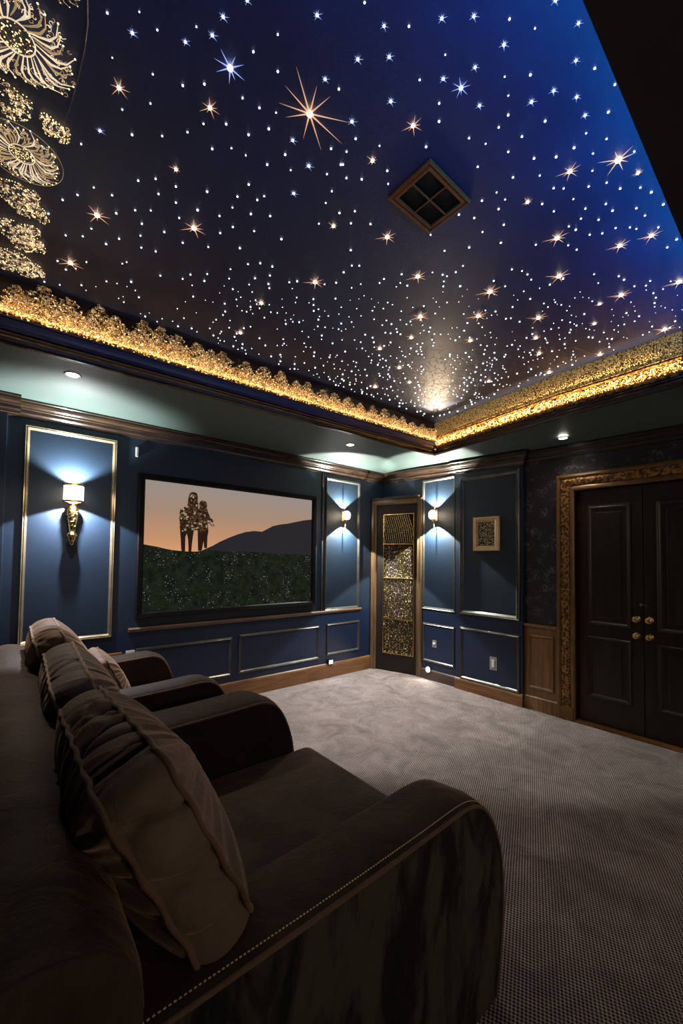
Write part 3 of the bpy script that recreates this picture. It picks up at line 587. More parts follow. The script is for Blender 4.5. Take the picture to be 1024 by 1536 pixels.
# floor washing step lights
e = empty('step_light', (3.016, WA-0.023, 0.185), 'small cool white step light above the oak skirting under the screen wall', 'step light')
bm = bmesh.new(); box(bm, -0.035, 0.035, -0.010, 0.023, -0.028, 0.028, 0.003); obj('housing', bm, BLACKMETAL, e)
for xx in (-0.016, 0.014):
    bm = bmesh.new(); box(bm, xx-0.009, xx+0.009, -0.014, -0.008, -0.020, 0.020, 0.002); obj('lens', bm, LENSCOOL, e)
link_light('lamp', 'SPOT', (0, -0.04, 0), 2.5, (0.7, 0.8, 1.0), e, (0, -1, -0.5), spot_size=2.4, spot_blend=0.6, shadow_soft_size=0.02)
e = empty('step_light', (X1-0.018, 3.02, 0.115), 'small round warm step light above the dark skirting block', 'step light')
bm = bmesh.new(); lathe(bm, [(0.0005, 0), (0.036, 0), (0.038, 0.006), (0.030, 0.010), (0.0005, 0.010)], (0, 0, 0), 24, 'X'); obj('housing', bm, NICKEL, e, True)
bm = bmesh.new(); lathe(bm, [(0.0005, 0.010), (0.029, 0.010), (0.024, 0.014), (0.0005, 0.015)], (0, 0, 0), 24, 'X'); obj('lens', bm, LENSLIT, e, True)
link_light('lamp', 'SPOT', (-0.03, 0, 0), 5, (1.0, 0.85, 0.75), e, (-1, 0, -0.5), spot_size=2.5, spot_blend=0.6, shadow_soft_size=0.02)

# ------------------------------------------------------------------ small framed picture on the pier
k = X2/WB; py0, py1, pz0, pz1 = 2.14*k, 2.432*k, 1.4+(1.51-1.4)*k, 1.4+(1.866-1.4)*k
pf = empty('framed_picture', (X2, (py0+py1)/2, (pz0+pz1)/2), 'small gold framed relief picture hung on the navy pier', 'picture', rotz=-math.pi/2)
hw, hh = (py1-py0)/2, (pz1-pz0)/2
bm = bmesh.new(); sweep(bm, [(-hw, 0, -hh), (hw, 0, -hh), (hw, 0, hh), (-hw, 0, hh)], [(0, 0), (0, 0.034), (0.008, 0.042), (0.022, 0.040), (0.030, 0.030), (0.050, 0.024), (0.052, 0.016), (0.052, 0)], NA, closed=True)
obj('frame', bm, noisy('pale_gold_frame', (0.72, 0.48, 0.24), (0.85, 0.60, 0.32), 8, 0.35, 0.1, metal=0.3), pf)
bm = bmesh.new(); box(bm, -hw+0.05, hw-0.05, -0.014, 0, -hh+0.05, hh-0.05); pc_ = obj('panel', bm, BLACKFRAME, pf)
bm = bmesh.new()
for i in range(900):
    u, v = rnd.uniform(-hw+.056, hw-.056), rnd.uniform(-hh+.056, hh-.056)
    bead(bm, (u, -0.016, v), rnd.uniform(0.002, 0.005), rnd.choice((0, 0, 0, 1)))
tag(obj('beadwork', bm, [noisy('pale_gold_bead', (0.85, 0.75, 0.5), (0.95, 0.85, 0.6), 8, 0.35, 0), GLIT2], pc_), kind='stuff')

# ------------------------------------------------------------------ ceiling vent
vt = empty('ceiling_vent', (1.29, 1.008, HU), 'square bronze framed air vent in the star ceiling', 'vent')
vw, vd = 0.132, 0.105
bm = bmesh.new(); sweep(bm, [(-vw, -vd, 0), (-vw, vd, 0), (vw, vd, 0), (vw, -vd, 0)], [(0, 0), (0, 0.010), (0.006, 0.014), (0.012, 0.006), (0.018, 0.012), (0.026, 0.012), (0.028, 0)], (0, 0, -1), closed=True)
VB = noisy('vent_bronze', (0.50, 0.13, 0.03), (0.58, 0.15, 0.04), 12, 0.6, 0.05, spec=0.1); obj('frame', bm, VB, vt)
bm = bmesh.new(); box(bm, -vw+.02, vw-.02, -vd+.02, vd-.02, -0.004, 0.0); obj('grille', bm, BLACKFRAME, vt)
bm = bmesh.new(); box(bm, -0.0025, 0.0025, -vd+.025, vd-.025, -0.010, -0.004); box(bm, -vw+.025, vw-.025, -0.0025, 0.0025, -0.0102, -0.004); obj('cross_bar', bm, VB, vt)

# ------------------------------------------------------------------ star lights
WHITE_STARS=[(0.173,1.225,2.0),(0.239,1.166,1.0),(0.235,1.226,3.0),(0.287,1.174,1.5),(0.368,1.096,1.3),(0.416,1.027,3.0),(0.409,1.084,3.0),(0.356,1.149,2.5),(0.609,0.858,3.0),(0.549,0.963,1.5),(0.515,1.043,2.0),(0.204,1.328,0.7),(0.307,1.293,1.2),(0.594,1.038,2.0),(0.715,0.96,2.5),(0.764,0.953,2.0),(0.387,1.263,2.0),(0.437,1.215,2.0),(0.545,1.173,1.7),(0.324,1.383,1.3),(0.258,1.463,1.3),(0.6,1.163,1.8),(0.649,1.14,1.0),(0.479,1.331,1.3),(0.538,1.281,2.0),(0.656,1.2,2.2),(0.739,1.178,2.5),(0.214,1.587,2.5),(0.302,1.529,2.0),(0.384,1.465,1.4),(0.447,1.394,1.3),(0.612,1.263,2.0),(0.171,1.684,1.2),(0.535,1.393,1.8),(0.587,1.346,1.0),(0.86,1.113,1.8),(0.746,1.239,2.0),(0.638,1.336,1.0),(0.715,1.315,1.8),(0.836,1.217,3.0),(0.794,1.276,1.0),(0.924,1.135,2.0),(0.363,1.703,1.5),(0.413,1.65,1.5),(0.484,1.632,1.5),(0.587,1.572,2.0),(0.7,1.434,1.8),(0.856,1.35,2.5),(0.441,1.712,1.5),(0.298,1.843,1.3),(0.235,1.852,1.0),(0.19,1.934,1.5),(0.146,2.002,1.5),(0.508,1.707,1.5),(0.69,1.513,1.5),(0.759,1.474,1.6),(0.772,1.44,1.4),(0.59,1.683,2.2),(0.967,1.243,1.2),(0.981,1.301,1.0),(0.908,1.199,1.3),(0.388,1.859,1.4),(0.439,1.817,1.0),(0.33,1.929,1.8),(0.544,1.776,1.3),(0.673,1.651,1.3),(0.697,1.575,1.0),(0.771,1.553,1.6),(0.839,1.508,1.5),(1.055,1.301,1.6),(0.428,1.916,1.5),(0.518,1.898,1.6),(0.742,1.668,1.4),(0.713,1.737,1.4),(1.022,1.403,1.0),(0.37,2.077,1.5),(0.441,1.992,1.2),(0.33,2.153,1.6),(0.178,2.217,1.2),(0.239,2.172,1.2),(0.262,2.095,1.0),(0.603,1.907,1.3),(0.821,1.761,1.8),(0.942,1.584,1.8),(0.825,1.626,1.2),(0.704,1.854,1.1),(0.107,2.124,1.5),(0.463,2.068,1.2),(0.522,2.047,1.3),(0.451,0.955,2.6),(0.69,0.757,2.0),(1.068,0.428,3.0),(0.871,0.643,3.0),(0.933,0.584,3.0),(1.012,0.525,2.0),(0.763,0.756,2.5),(0.816,0.712,2.0),(1.084,0.489,1.3),(1.163,0.407,2.5),(1.052,0.562,3.2),(0.945,0.685,1.0),(0.758,0.858,3.0),(0.824,0.794,2.8),(1.037,0.645,2.6),(1.247,0.444,2.5),(1.31,0.415,2.2),(0.937,0.773,1.5),(0.989,0.724,2.7),(1.181,0.547,2.2),(1.127,0.6,1.0),(1.277,0.519,2.8),(1.183,0.618,1.0),(1.35,0.479,2.6),(1.403,0.39,2.0),(0.912,0.87,3.0),(1.255,0.578,3.0),(1.035,0.773,1.8),(1.139,0.692,2.6),(1.428,0.482,2.5),(1.475,0.429,2.3),(1.236,0.646,2.0),(1.347,0.575,2.2),(0.857,0.996,3.0),(1.079,0.806,2.0),(1.248,0.686,1.7),(0.904,1.03,1.8),(1.203,0.771,1.6),(1.337,0.649,1.8),(1.493,0.501,1.2),(1.567,0.462,1.5),(1.113,0.887,2.0),(0.985,0.993,1.0),(1.264,0.744,1.0),(1.514,0.547,2.3),(0.909,1.085,1.5),(1.351,0.706,1.5),(1.5,0.602,2.2),(1.445,0.657,2.0),(1.588,0.511,1.2),(1.691,0.413,1.5),(0.93,1.13,1.6),(1.318,0.808,1.5),(1.073,1.039,1.8),(1.658,0.536,1.2),(0.975,1.162,1.6),(1.023,1.127,1.8),(1.458,0.743,1.7),(1.528,0.673,1.2),(1.753,0.518,1.4),(1.115,1.074,1.0),(1.718,0.569,1.5),(1.821,0.492,1.8),(1.622,0.661,1.6),(1.653,0.636,1.3),(1.876,0.439,1.5),(1.932,0.417,2.0),(1.47,0.817,1.0),(1.459,0.875,1.7),(1.526,0.811,1.0),(1.66,0.722,1.5),(2.036,0.4,2.0),(1.733,0.63,1.0),(1.857,0.552,1.5),(1.914,0.545,1.8),(1.975,0.477,1.6),(1.818,0.615,1.3),(1.547,0.851,1.7),(1.099,1.252,1.2),(1.446,0.975,1.7),(1.51,0.942,1.3),(1.733,0.706,1.2),(2.045,0.464,1.4),(1.921,0.599,1.4),(1.858,0.646,1.2),(1.639,0.877,1.5),(1.127,1.309,1.3),(1.195,1.256,1.6),(1.441,1.12,1.2),(1.604,0.959,1.1),(1.862,0.696,1.3),(1.904,0.683,1.8),(2.026,0.566,1.1),(2.069,0.524,1.3),(2.1,0.508,1.0),(2.162,0.443,1.3),(2.306,0.407,1.8),(2.333,0.446,1.3),(1.724,0.937,1.5),(1.638,1.048,1.6),(1.857,0.837,1.2),(1.974,0.741,1.0),(2.032,0.726,1.2),(1.981,0.653,1.3),(2.015,0.614,1.2),(1.568,1.136,1.2),(1.228,1.425,1.6)]
WARM_STARS=[(0.236,1.399,3.8),(0.476,1.267,3.8),(0.46,1.557,3.0),(0.268,1.99,4.6),(0.611,1.783,4.6),(1.077,1.369,3.0),(1.022,0.87,3.8),(1.002,1.046,3.3),(1.594,0.591,4.0),(1.795,0.427,3.0),(1.604,0.756,3.0),(1.3,1.255,3.8),(1.886,0.755,4.2),(2.19,0.475,3.8),(2.151,0.585,3.8),(0.217,2.406,4.2),(1.229,1.713,3.8),(1.099,2.061,3.3),(1.147,2.425,3.0),(1.606,1.329,3.8),(1.888,1.542,3.8),(2.026,1.728,3.0),(1.97,1.963,3.0),(2.28,2.062,3.0),(2.383,2.426,3.2),(2.535,2.178,2.6),(1.994,1.147,4.4),(2.144,1.309,3.8),(2.349,1.493,3.2),(3.004,1.737,2.7),(2.15,0.852,4.2),(2.432,1.083,3.6),(2.642,1.193,3.2),(2.862,1.269,3.0),(3.206,1.346,3.0),(2.561,0.693,3.8),(2.562,0.797,2.6),(2.752,0.886,2.6),(3.144,0.62,3.6),(3.194,0.995,3.0),(2.663,0.463,4.2)]

def starmesh(name, rays, ms, ray_len, seed):
    r = random.Random(seed); bm = bmesh.new()
    bmesh.ops.create_icosphere(bm, subdivisions=1, radius=1.0)
    for v in bm.verts: v.co.z *= 0.6
    for kk in range(rays):  # lens glare around a star, built as thin glowing spikes
        a = 2*math.pi*kk/rays+r.uniform(-.25, .25); L = ray_len*r.uniform(.45, 1.0); w_ = 0.26
        d = Vector((math.cos(a), math.sin(a), 0)); s = Vector((-d.y, d.x, 0))
        b = [bm.verts.new(d*0.6+s*w_), bm.verts.new(d*0.6-s*w_), bm.verts.new(d*0.6+Vector((0, 0, -w_)))]; t = bm.verts.new(d*L)
        for i in range(3): bm.faces.new((b[i], b[(i+1) % 3], t)).material_index = 1
    me = bpy.data.meshes.new(name); bm.to_mesh(me); bm.free()
    for m in ms: me.materials.append(m)
    return me
SM = {'dot': starmesh('dot', 0, [STARW, STARW2], 1, 1), 'w': starmesh('w', 8, [STARW, STARW2], 4.2, 2), 'a': starmesh('a', 8, [STARA, STARA2], 6.5, 3), 'as': starmesh('as', 7, [STARA, STARA2], 4.8, 4), 'giant': starmesh('giant', 10, [STARA, STARA2], 13.0, 8), 'blue': starmesh('blue', 8, [STARW, STARW2], 5.5, 6)}
def star(key, x, y, rpx, label, group=None):
    depth = x*0.642+y*0.766+0.05
    o = bpy.data.objects.new('star_light', SM[key]); COL.objects.link(o); rr = rpx*depth/606
    o.location = (x, y, HU-rr*0.5); o.scale = (rr,)*3; o.rotation_euler = (0, 0, rnd.uniform(-.3, .3)); return tag(o, label, 'star light', group)
star('giant', 0.733, 1.067, 5.2, 'largest amber star light with long glare rays, upper middle of the ceiling')
star('blue', 0.479, 1.121, 5.0, 'largest blue white star light left of the biggest amber one')
star('a', 1.678, 0.458, 5.0, 'large amber star light close to the dark right ceiling edge')
star('blue', 1.050, 0.702, 3.2, 'bright white star light above the vent with short blue glare rays')
for x, y, s in WHITE_STARS:
    if s < 2.4: star('dot', x, y, 0.65+s*0.52, 'tiny white pinpoint star light in the dark blue ceiling', 'small white star lights')
    else: star('w', x, y, 0.7+s*0.52, 'medium white star light with a few short glare rays in the blue ceiling', 'medium white star lights')
for x, y, s in WARM_STARS:
    if s < 3.5: star('as', x, y, s*0.85, 'smaller amber star light with short glare rays', 'smaller amber star lights')
    else: star('a', x, y, s*0.85, 'bright amber star light with spreading glare rays', 'bright amber star lights')
r2 = random.Random(11); pts = [(x, y) for x, y, s in WHITE_STARS+WARM_STARS]; cells = {}
for p in pts: cells.setdefault((int(p[0]/.03), int(p[1]/.03)), []).append(p)
def inside(x, y):
    edge = 3.245+(y-.552)*.059 if y < 1.299 else 3.289+(y-1.299)*.163
    return x < edge-0.05 and x > 0.12 and y < 2.70-0.029*x-0.0 and y > 0.4
fill = []
while len(fill) < 720:
    x, y = r2.uniform(0.1, 3.5), r2.uniform(0.4, 2.72)
    if not inside(x, y) or x*0.642+y*0.766 < 1.97 or r2.random() > 0.45+0.6*(x*0.642+y*0.766-1.97): continue
    if 2.2 < x < 3.5 and abs(y-0.752*x) < 0.11 and r2.random() < 0.88: continue
    c = (int(x/.03), int(y/.03))
    if any(math.hypot(x-q[0], y-q[1]) < .026 for i in (-1, 0, 1) for j in (-1, 0, 1) for q in cells.get((c[0]+i, c[1]+j), [])): continue
    fill.append((x, y)); cells.setdefault(c, []).append((x, y))
fill.sort(key=lambda p: p[0]*0.642+p[1]*0.766)
nb = max(0, 300-len(WHITE_STARS)-len(WARM_STARS)-4)
for x, y in fill[:nb]: star('dot', x, y, r2.uniform(0.9, 1.5), 'tiny white pinpoint star light in the dark blue ceiling', 'small white star lights')
bm = bmesh.new()
for x, y in fill[nb:]:
    rr = r2.choice((0.55, 0.7, 0.8, 1.0, 1.25))*(x*0.642+y*0.766)/606
    m_ = Matrix.Translation((x, y, HU-rr*.3)) @ Matrix.Scale(rr, 4); bmesh.ops.create_icosphere(bm, subdivisions=1, radius=1, matrix=m_)
tag(obj('pinpoint_stars', bm, mat('star_far', (1, 1, 1), 0.4, emit=(0.90, 0.93, 1.0), es=3.2)), 'dense far field of tiny white star lights towards the ceiling corner', 'star lights', None, 'stuff')

# ------------------------------------------------------------------ gold crystals along the tray
def along(p0, p1): 
    a, b = Vector((p0[0], p0[1], 0)), Vector((p1[0], p1[1], 0)); d = (b-a); L = d.length; d.normalize(); n = Vector((0, 0, 1)).cross(d); return a, d, n, L
def gravel(name, segs, z0, z1, dens, label, jag=0.0, weights=(5, 3.2, 2.2, 0.9)):
    bm = bmesh.new()
    for p0, p1 in segs:
        a, d, n, L = along(p0, p1)
        for i in range(int(L*(z1-z0)*dens)):
            t, zz = rnd.random()*L, rnd.uniform(z0, z1+jag*rnd.random())
            bead(bm, a+d*t+n*rnd.uniform(0.002, 0.016)+Vector((0, 0, H+zz)), rnd.uniform(0.0028, 0.0065), rnd.choices((0, 1, 2, 3), weights)[0], rnd.uniform(.7, 1.2))
    return tag(obj(name, bm, [GLIT1, GLIT2, GLIT3, GLIT4]), label, 'crystals', None, 'stuff')
gravel('gold_crystals', [(PC, PL)], 0.122, 0.195, 26000, 'band of gold crystals above the blue band of the tray', 0.03)
gravel('gold_crystals', [(B1, B2), (B2, PC)], 0.072, 0.134, 26000, 'band of gold crystals under the carved rail above the door wall', 0.0)
side('trim_60', [B1, B2, PC], [(0, 0.040), (0.010, 0.044), (0.014, 0.056), (0.010, 0.068), (0, 0.072)], GILT, 'thin dark gold bead under the crystals above the door wall', 'moulding')

def curl(bm, c, ax, ay, size, th, mi):
    n_ = rnd.randint(4, 6); a0 = rnd.random()*6.28; sw = rnd.choice((-1, 1))*rnd.uniform(3.2, 5.4)
    pts = []
    for i in range(n_+1):
        f = i/n_; r = size*(1-0.6*f); a = a0+sw*f; pts.append(c+ax*math.cos(a)*r+ay*math.sin(a)*r)
    tube(bm, pts, th, 3, mi, cap=False)
def tree_mesh(seed, w_, h_, n_):
    global rnd; keep = rnd; rnd = random.Random(seed); bm = bmesh.new(); X, Y, Z = Vector((1, 0, 0)), Vector((0, 1, 0)), Vector((0, 0, 1))
    tops = [(rnd.uniform(-.16, .16)*w_*(1.6 if q else .3), h_*(rnd.uniform(.55, .85) if q else 1.0), w_*rnd.uniform(.10, .17)) for q in range(3)]
    def samp():
        while True:
            q = rnd.choices((0, 1, 2), (3, 2, 2))[0]; tx, th, tw = tops[q]
            f = rnd.random()**1.35; z_ = f*th
            half = w_*.52*(1-f)**.8*(1+.22*math.sin(z_*210+q))+tw*.35*f
            x_ = tx*f+rnd.uniform(-1, 1)*half
            if math.sin(x_*170+seed)*math.sin(z_*150+seed*2) > .45 and f > .3: continue
            return x_, z_, f
    for i in range(n_):
        x_, z_, f = samp(); p = Vector((x_, rnd.uniform(-.016, .008), z_))
        curl(bm, p, X, Z if rnd.random() < .6 else Y, rnd.uniform(.0035, .0095), rnd.uniform(.0008, .0016), rnd.choices((0, 1), (3, 2))[0])
    for i in range(int(n_*.85)):
        x_, z_, f = samp(); bead(bm, (x_, rnd.uniform(-.012, .01), z_), rnd.uniform(.0015, .0045), rnd.choices((2, 5, 3, 4), (3, 3, .5+2.6*(1-f), .2+1.2*(1-f)))[0])
    tube(bm, [(0, 0, 0), (0.004, 0, h_*.5), (-0.003, 0, h_*.9)], [.004, .003, .001], 5, 0)
    me = bpy.data.meshes.new('tree'); bm.to_mesh(me); bm.free()
    for m in (FILI, FILI2, GLIT1, GLIT3, GLIT4, GLIT2): me.materials.append(m)
    rnd = keep; return me
TM = [tree_mesh(s, 0.25, 0.19, 560) for s in (1, 2, 3, 4, 5)]
a, d, n, L = along(PC, PL)
i = 0; t = 0.04
while t < L-0.02:
    p = a+d*t+n*(0.026 if i % 2 else 0.036); h_ = (0.66+0.36*min(1, t/L*1.3))*rnd.uniform(.80, 1.05)
    o = bpy.data.objects.new('filigree_tree', TM[i % 5]); COL.objects.link(o)
    o.location = (p.x, p.y, H+0.132); o.rotation_euler = (0, 0, math.atan2(d.y, d.x)+(math.pi if i % 3 else 0)); o.scale = (rnd.uniform(.75, 1.25), 1, h_)
    tag(o, 'gold filigree tree ornament in the row along the tray above the screen wall', 'ornament', 'filigree trees along the tray'); i += 1
    t += rnd.uniform(.085, .17)
# lace ornaments that spread over the left border of the star ceiling
def lace_disc(name, c, r, label, spokes=30, spiral=True, squash=1.0, rot=0.0):
    bm = bmesh.new(); X = Vector((math.cos(rot), math.sin(rot), 0)); Y = Vector((-math.sin(rot), math.cos(rot), 0))*squash; Z = Vector((0, 0, 1)); C0 = Vector((0, 0, -0.010))
    for i in range(spokes):
        a = 2*math.pi*i/spokes+rnd.uniform(-.06, .06); r0, r1 = r*rnd.uniform(.25, .36), r*rnd.uniform(.80, 1.0)
        P = [C0+X*math.cos(a+.25*math.sin(f*3))*(r0+(r1-r0)*f)+Y*math.sin(a+.25*math.sin(f*3))*(r0+(r1-r0)*f)-Z*.008*math.sin(f*3.1) for f in (0, .25, .5, .75, 1)]
        th = r*.0135; tube(bm, P, [th*.6, th*1.1, th*1.7, th*1.0, th*.4], 5, rnd.choice((0, 1)))
        bead(bm, P[-1], r*.022, 4)
        for k_ in range(5):
            f = rnd.uniform(.4, 1); q = C0+X*math.cos(a)*(r0+(r1-r0)*f)+Y*math.sin(a)*(r0+(r1-r0)*f)
            curl(bm, q+Vector((rnd.uniform(-1, 1), rnd.uniform(-1, 1), 0))*r*.05, X, Y, r*rnd.uniform(.03, .08), r*.006, rnd.choice((0, 1)))
    ring = lambda q: [C0+X*math.cos(t_)*q+Y*math.sin(t_)*q for t_ in [6.2832*j/40 for j in range(40)]]
    tube(bm, ring(r*.30), r*.014, 5, 1, closed=True)
    if spiral:
        tube(bm, [C0+X*math.cos(t_)*r*.27*(1-t_/16)+Y*math.sin(t_)*r*.27*(1-t_/16) for t_ in [j*.35 for j in range(40)]], r*.010, 5, 0)
        tube(bm, ring(r*1.0), r*.006, 4, 0, closed=True)
    for j in range(160): 
        t_, q = rnd.random()*6.28, r*.28*math.sqrt(rnd.random()); bead(bm, C0+X*math.cos(t_)*q+Y*math.sin(t_)*q, r*.015, rnd.choice((2, 3, 4)))
    o = obj(name, bm, [LACE1, LACE2, GLIT1, GLIT2, GLIT4], None, False, (c[0], c[1], HU)); return tag(o, label, 'ornament')
def lace_lobes(name, c, lobes, label, dens=9000):
    bm = bmesh.new(); X, Y = Vector((1, 0, 0)), Vector((0, 1, 0))
    for lx, ly, lr in lobes:
        for j in range(max(12, int(dens*lr*lr*3.14))):
            t_, q = rnd.random()*6.28, lr*math.sqrt(rnd.random()); p = Vector((lx+math.cos(t_)*q, ly+math.sin(t_)*q, -rnd.uniform(.004, .016)))
            curl(bm, p, X, Y, rnd.uniform(.003, .008), rnd.uniform(.0008, .0015), rnd.choice((0, 1)))
            if rnd.random() < .6: bead(bm, p, rnd.uniform(.0012, .003), rnd.choice((2, 3, 4)))
        for j in range(int(lr*700)):
            t_ = 6.28*j/max(1, int(lr*700)); bead(bm, (lx+math.cos(t_)*lr, ly+math.sin(t_)*lr, -.008), .0022, rnd.choice((2, 4)))
    return tag(obj(name, bm, [LACE1, LACE2, GLIT1, GLIT2, GLIT4], None, False, (c[0], c[1], HU)), label, 'ornament')
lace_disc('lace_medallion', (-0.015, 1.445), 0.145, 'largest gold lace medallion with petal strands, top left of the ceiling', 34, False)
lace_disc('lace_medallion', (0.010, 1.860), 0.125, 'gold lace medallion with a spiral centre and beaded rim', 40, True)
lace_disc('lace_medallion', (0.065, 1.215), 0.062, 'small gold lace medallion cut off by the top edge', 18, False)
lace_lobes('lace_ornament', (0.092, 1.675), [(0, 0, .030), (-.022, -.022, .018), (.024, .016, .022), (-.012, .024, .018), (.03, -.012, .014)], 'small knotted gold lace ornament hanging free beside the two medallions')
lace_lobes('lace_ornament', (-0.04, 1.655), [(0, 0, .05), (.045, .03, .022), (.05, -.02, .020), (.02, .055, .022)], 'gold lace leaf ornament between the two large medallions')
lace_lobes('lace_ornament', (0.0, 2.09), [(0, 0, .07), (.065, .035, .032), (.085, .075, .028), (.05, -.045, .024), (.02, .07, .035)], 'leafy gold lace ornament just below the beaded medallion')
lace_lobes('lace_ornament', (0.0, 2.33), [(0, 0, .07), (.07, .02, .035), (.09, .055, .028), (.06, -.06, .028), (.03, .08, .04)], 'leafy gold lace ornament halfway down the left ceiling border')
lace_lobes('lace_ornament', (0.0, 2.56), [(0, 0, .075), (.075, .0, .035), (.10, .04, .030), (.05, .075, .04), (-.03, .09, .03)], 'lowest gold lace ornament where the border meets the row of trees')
bm = bmesh.new(); tube(bm, [(.122, 1.12, HU-.006), (.126, 1.218, HU-.008), (.135, 1.281, HU-.008), (.137, 1.356, HU-.008), (.133, 1.446, HU-.008), (.127, 1.534, HU-.008), (.115, 1.643, HU-.008)], [.002, .002, .002, .0018, .0015, .0012, .0008], 6)
tag(obj('wire', bm, noisy('grey_wire', (0.35, 0.33, 0.28), (0.4, 0.38, 0.33), 5, 0.3, 0, metal=0.8)), 'thin curved wire arching beside the lace medallions', 'wire')

# ------------------------------------------------------------------ the row of theatre seats
sofa = empty('theatre_sofa', (0.0, 0.6, 0), 'long brown velvet sofa with four rounded armrests, seen from its near end', 'sofa')
SO = Vector((0, 0.6, 0))
def rel(bm):
    for v in bm.verts: v.co -= SO
PROF = [(0.10, 0.640), (0.30, 0.642), (0.55, 0.643), (0.80, 0.648), (0.95, 0.653), (1.04, 0.657), (1.10, 0.655), (1.145, 0.643), (1.185, 0.620), (1.225, 0.573), (1.258, 0.512), (1.280, 0.450), (1.291, 0.390), (1.296, 0.320), (1.294, 0.250), (1.287, 0.180), (1.277, 0.110), (1.264, 0.040), (1.255, 0.0)]
def smooth_prof(fx, dz=0.0, tilt=0.0):
    k = fx/1.296; P = [Vector((x*k, 0, zz*(1+dz))) for x, zz in PROF]; out = []
    for i in range(len(P)-1):
        p0, p1, p2, p3 = P[max(0, i-1)], P[i], P[i+1], P[min(len(P)-1, i+2)]
        for s in range(4):
            t = s/4; out.append(0.5*((2*p1)+(p2-p0)*t+(2*p0-5*p1+4*p2-p3)*t*t+(3*p1-p0-3*p2+p3)*t**3))
    out.append(P[-1]); return out
def armrest(y0, y1, fx, dz, m_top, m_side, seam):
    P = smooth_prof(fx, dz); n = len(P); N = []
    for i in range(n):
        d = (P[min(n-1, i+1)]-P[max(0, i-1)]).normalized(); N.append(Vector((-d.z, 0, d.x)) if -d.z*0+d.x > 0 or d.z > 0 else Vector((-d.z, 0, d.x)))
    w_ = y1-y0; R_ = 0.055
    ks = [(0, 0.0), (0.02*w_, 0.006), (0.12*w_, 0.013), (0.35*w_, 0.017), (0.55*w_, 0.012)]
    for a in (0, .25, .5, .75, 1.0): ang = a*math.pi/2; ks.append((w_-R_+R_*math.sin(ang), 0.008-R_*(1-math.cos(ang))))
    ks.append((w_, -0.20))
    bm = bmesh.new(); rows = []
    for dy, off in ks: rows.append([p+nn*off+Vector((0, y0+dy, 0)) for p, nn in zip(P, N)])
    for r_ in rows:
        for v in r_:
            v.z = max(v.z, 0.0)
    grid(bm, rows); rel(bm); o = obj('armrest', bm, m_top, sofa, True)
    bm = bmesh.new(); f = [bm.verts.new((p.x, y0, max(0, p.z))) for p in P]+[bm.verts.new((0.05, y0, 0)), bm.verts.new((0.05, y0, P[0].z))]
    bm.faces.new(f); f2 = [bm.verts.new((p.x-0.05, y1-0.003, max(0, p.z-.05))) for p in P]+[bm.verts.new((0.05, y1-0.003, 0)), bm.verts.new((0.05, y1-0.003, P[0].z-.05))]; bm.faces.new(f2)
    rel(bm); obj('side_panel', bm, m_side, o)
    bm = bmesh.new(); tube(bm, [(p.x, y0-0.001, p.z+0.001) for p in P if p.z > 0.005], 0.0055, 8); rel(bm); obj('piping', bm, PIPING, o, True)
    if seam:
        bm = bmesh.new(); acc = 0; last = P[0]+N[0]*.007
        for i in range(1, 44):
            q = P[i]+N[i]*0.0098; L_ = (q-last).length
            while acc < L_:
                s = last.lerp(q, acc/L_); d = (q-last).normalized()
                tube(bm, [s+Vector((0, y0+0.016, 0)), s+d*.0045+Vector((0, y0+0.016, 0))], 0.0015, 4); acc += 0.0085
            acc -= L_; last = q
        rel(bm); obj('stitching', bm, STITCH, o)
    return o
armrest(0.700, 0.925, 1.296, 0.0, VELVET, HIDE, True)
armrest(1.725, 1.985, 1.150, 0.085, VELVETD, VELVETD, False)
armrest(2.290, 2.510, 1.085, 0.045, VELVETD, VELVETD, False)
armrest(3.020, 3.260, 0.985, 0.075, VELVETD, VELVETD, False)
def rbox(name, dims, bev, m, sub=3, puff=0.0):
    x0, x1, y0, y1, z0, z1 = dims; bm = bmesh.new(); vs = box(bm, x0, x1, y0, y1, z0, z1)
    bmesh.ops.bevel(bm, geom=bm.edges[:], offset=bev, segments=5, affect='EDGES', profile=0.5)
    if puff:
        bmesh.ops.subdivide_edges(bm, edges=[e for e in bm.edges if e.calc_length() > 0.25], cuts=10, use_grid_fill=True)
        cx, cy_ = (x0+x1)/2, (y0+y1)/2
        for v in bm.verts:
            if v.co.z > (z0+z1)/2: v.co.z += puff*(1-((v.co.x-cx)/((x1-x0)/2))**2)*(1-((v.co.y-cy_)/((y1-y0)/2))**2)
    rel(bm); return obj(name, bm, m, sofa, True)
rbox('seat_cushion', (0.15, 1.245, 0.93, 1.728, 0.27, 0.452), 0.045, VELVET, puff=0.012)
rbox('seat_cushion', (0.15, 1.08, 1.99, 2.292, 0.27, 0.46), 0.04, VELVET)
rbox('seat_cushion', (0.15, 1.16, 2.515, 3.022, 0.27, 0.505), 0.045, VELVETL, puff=0.01)
rbox('base', (0.02, 1.06, 0.93, 3.04, 0.02, 0.27), 0.01, VELVETD)
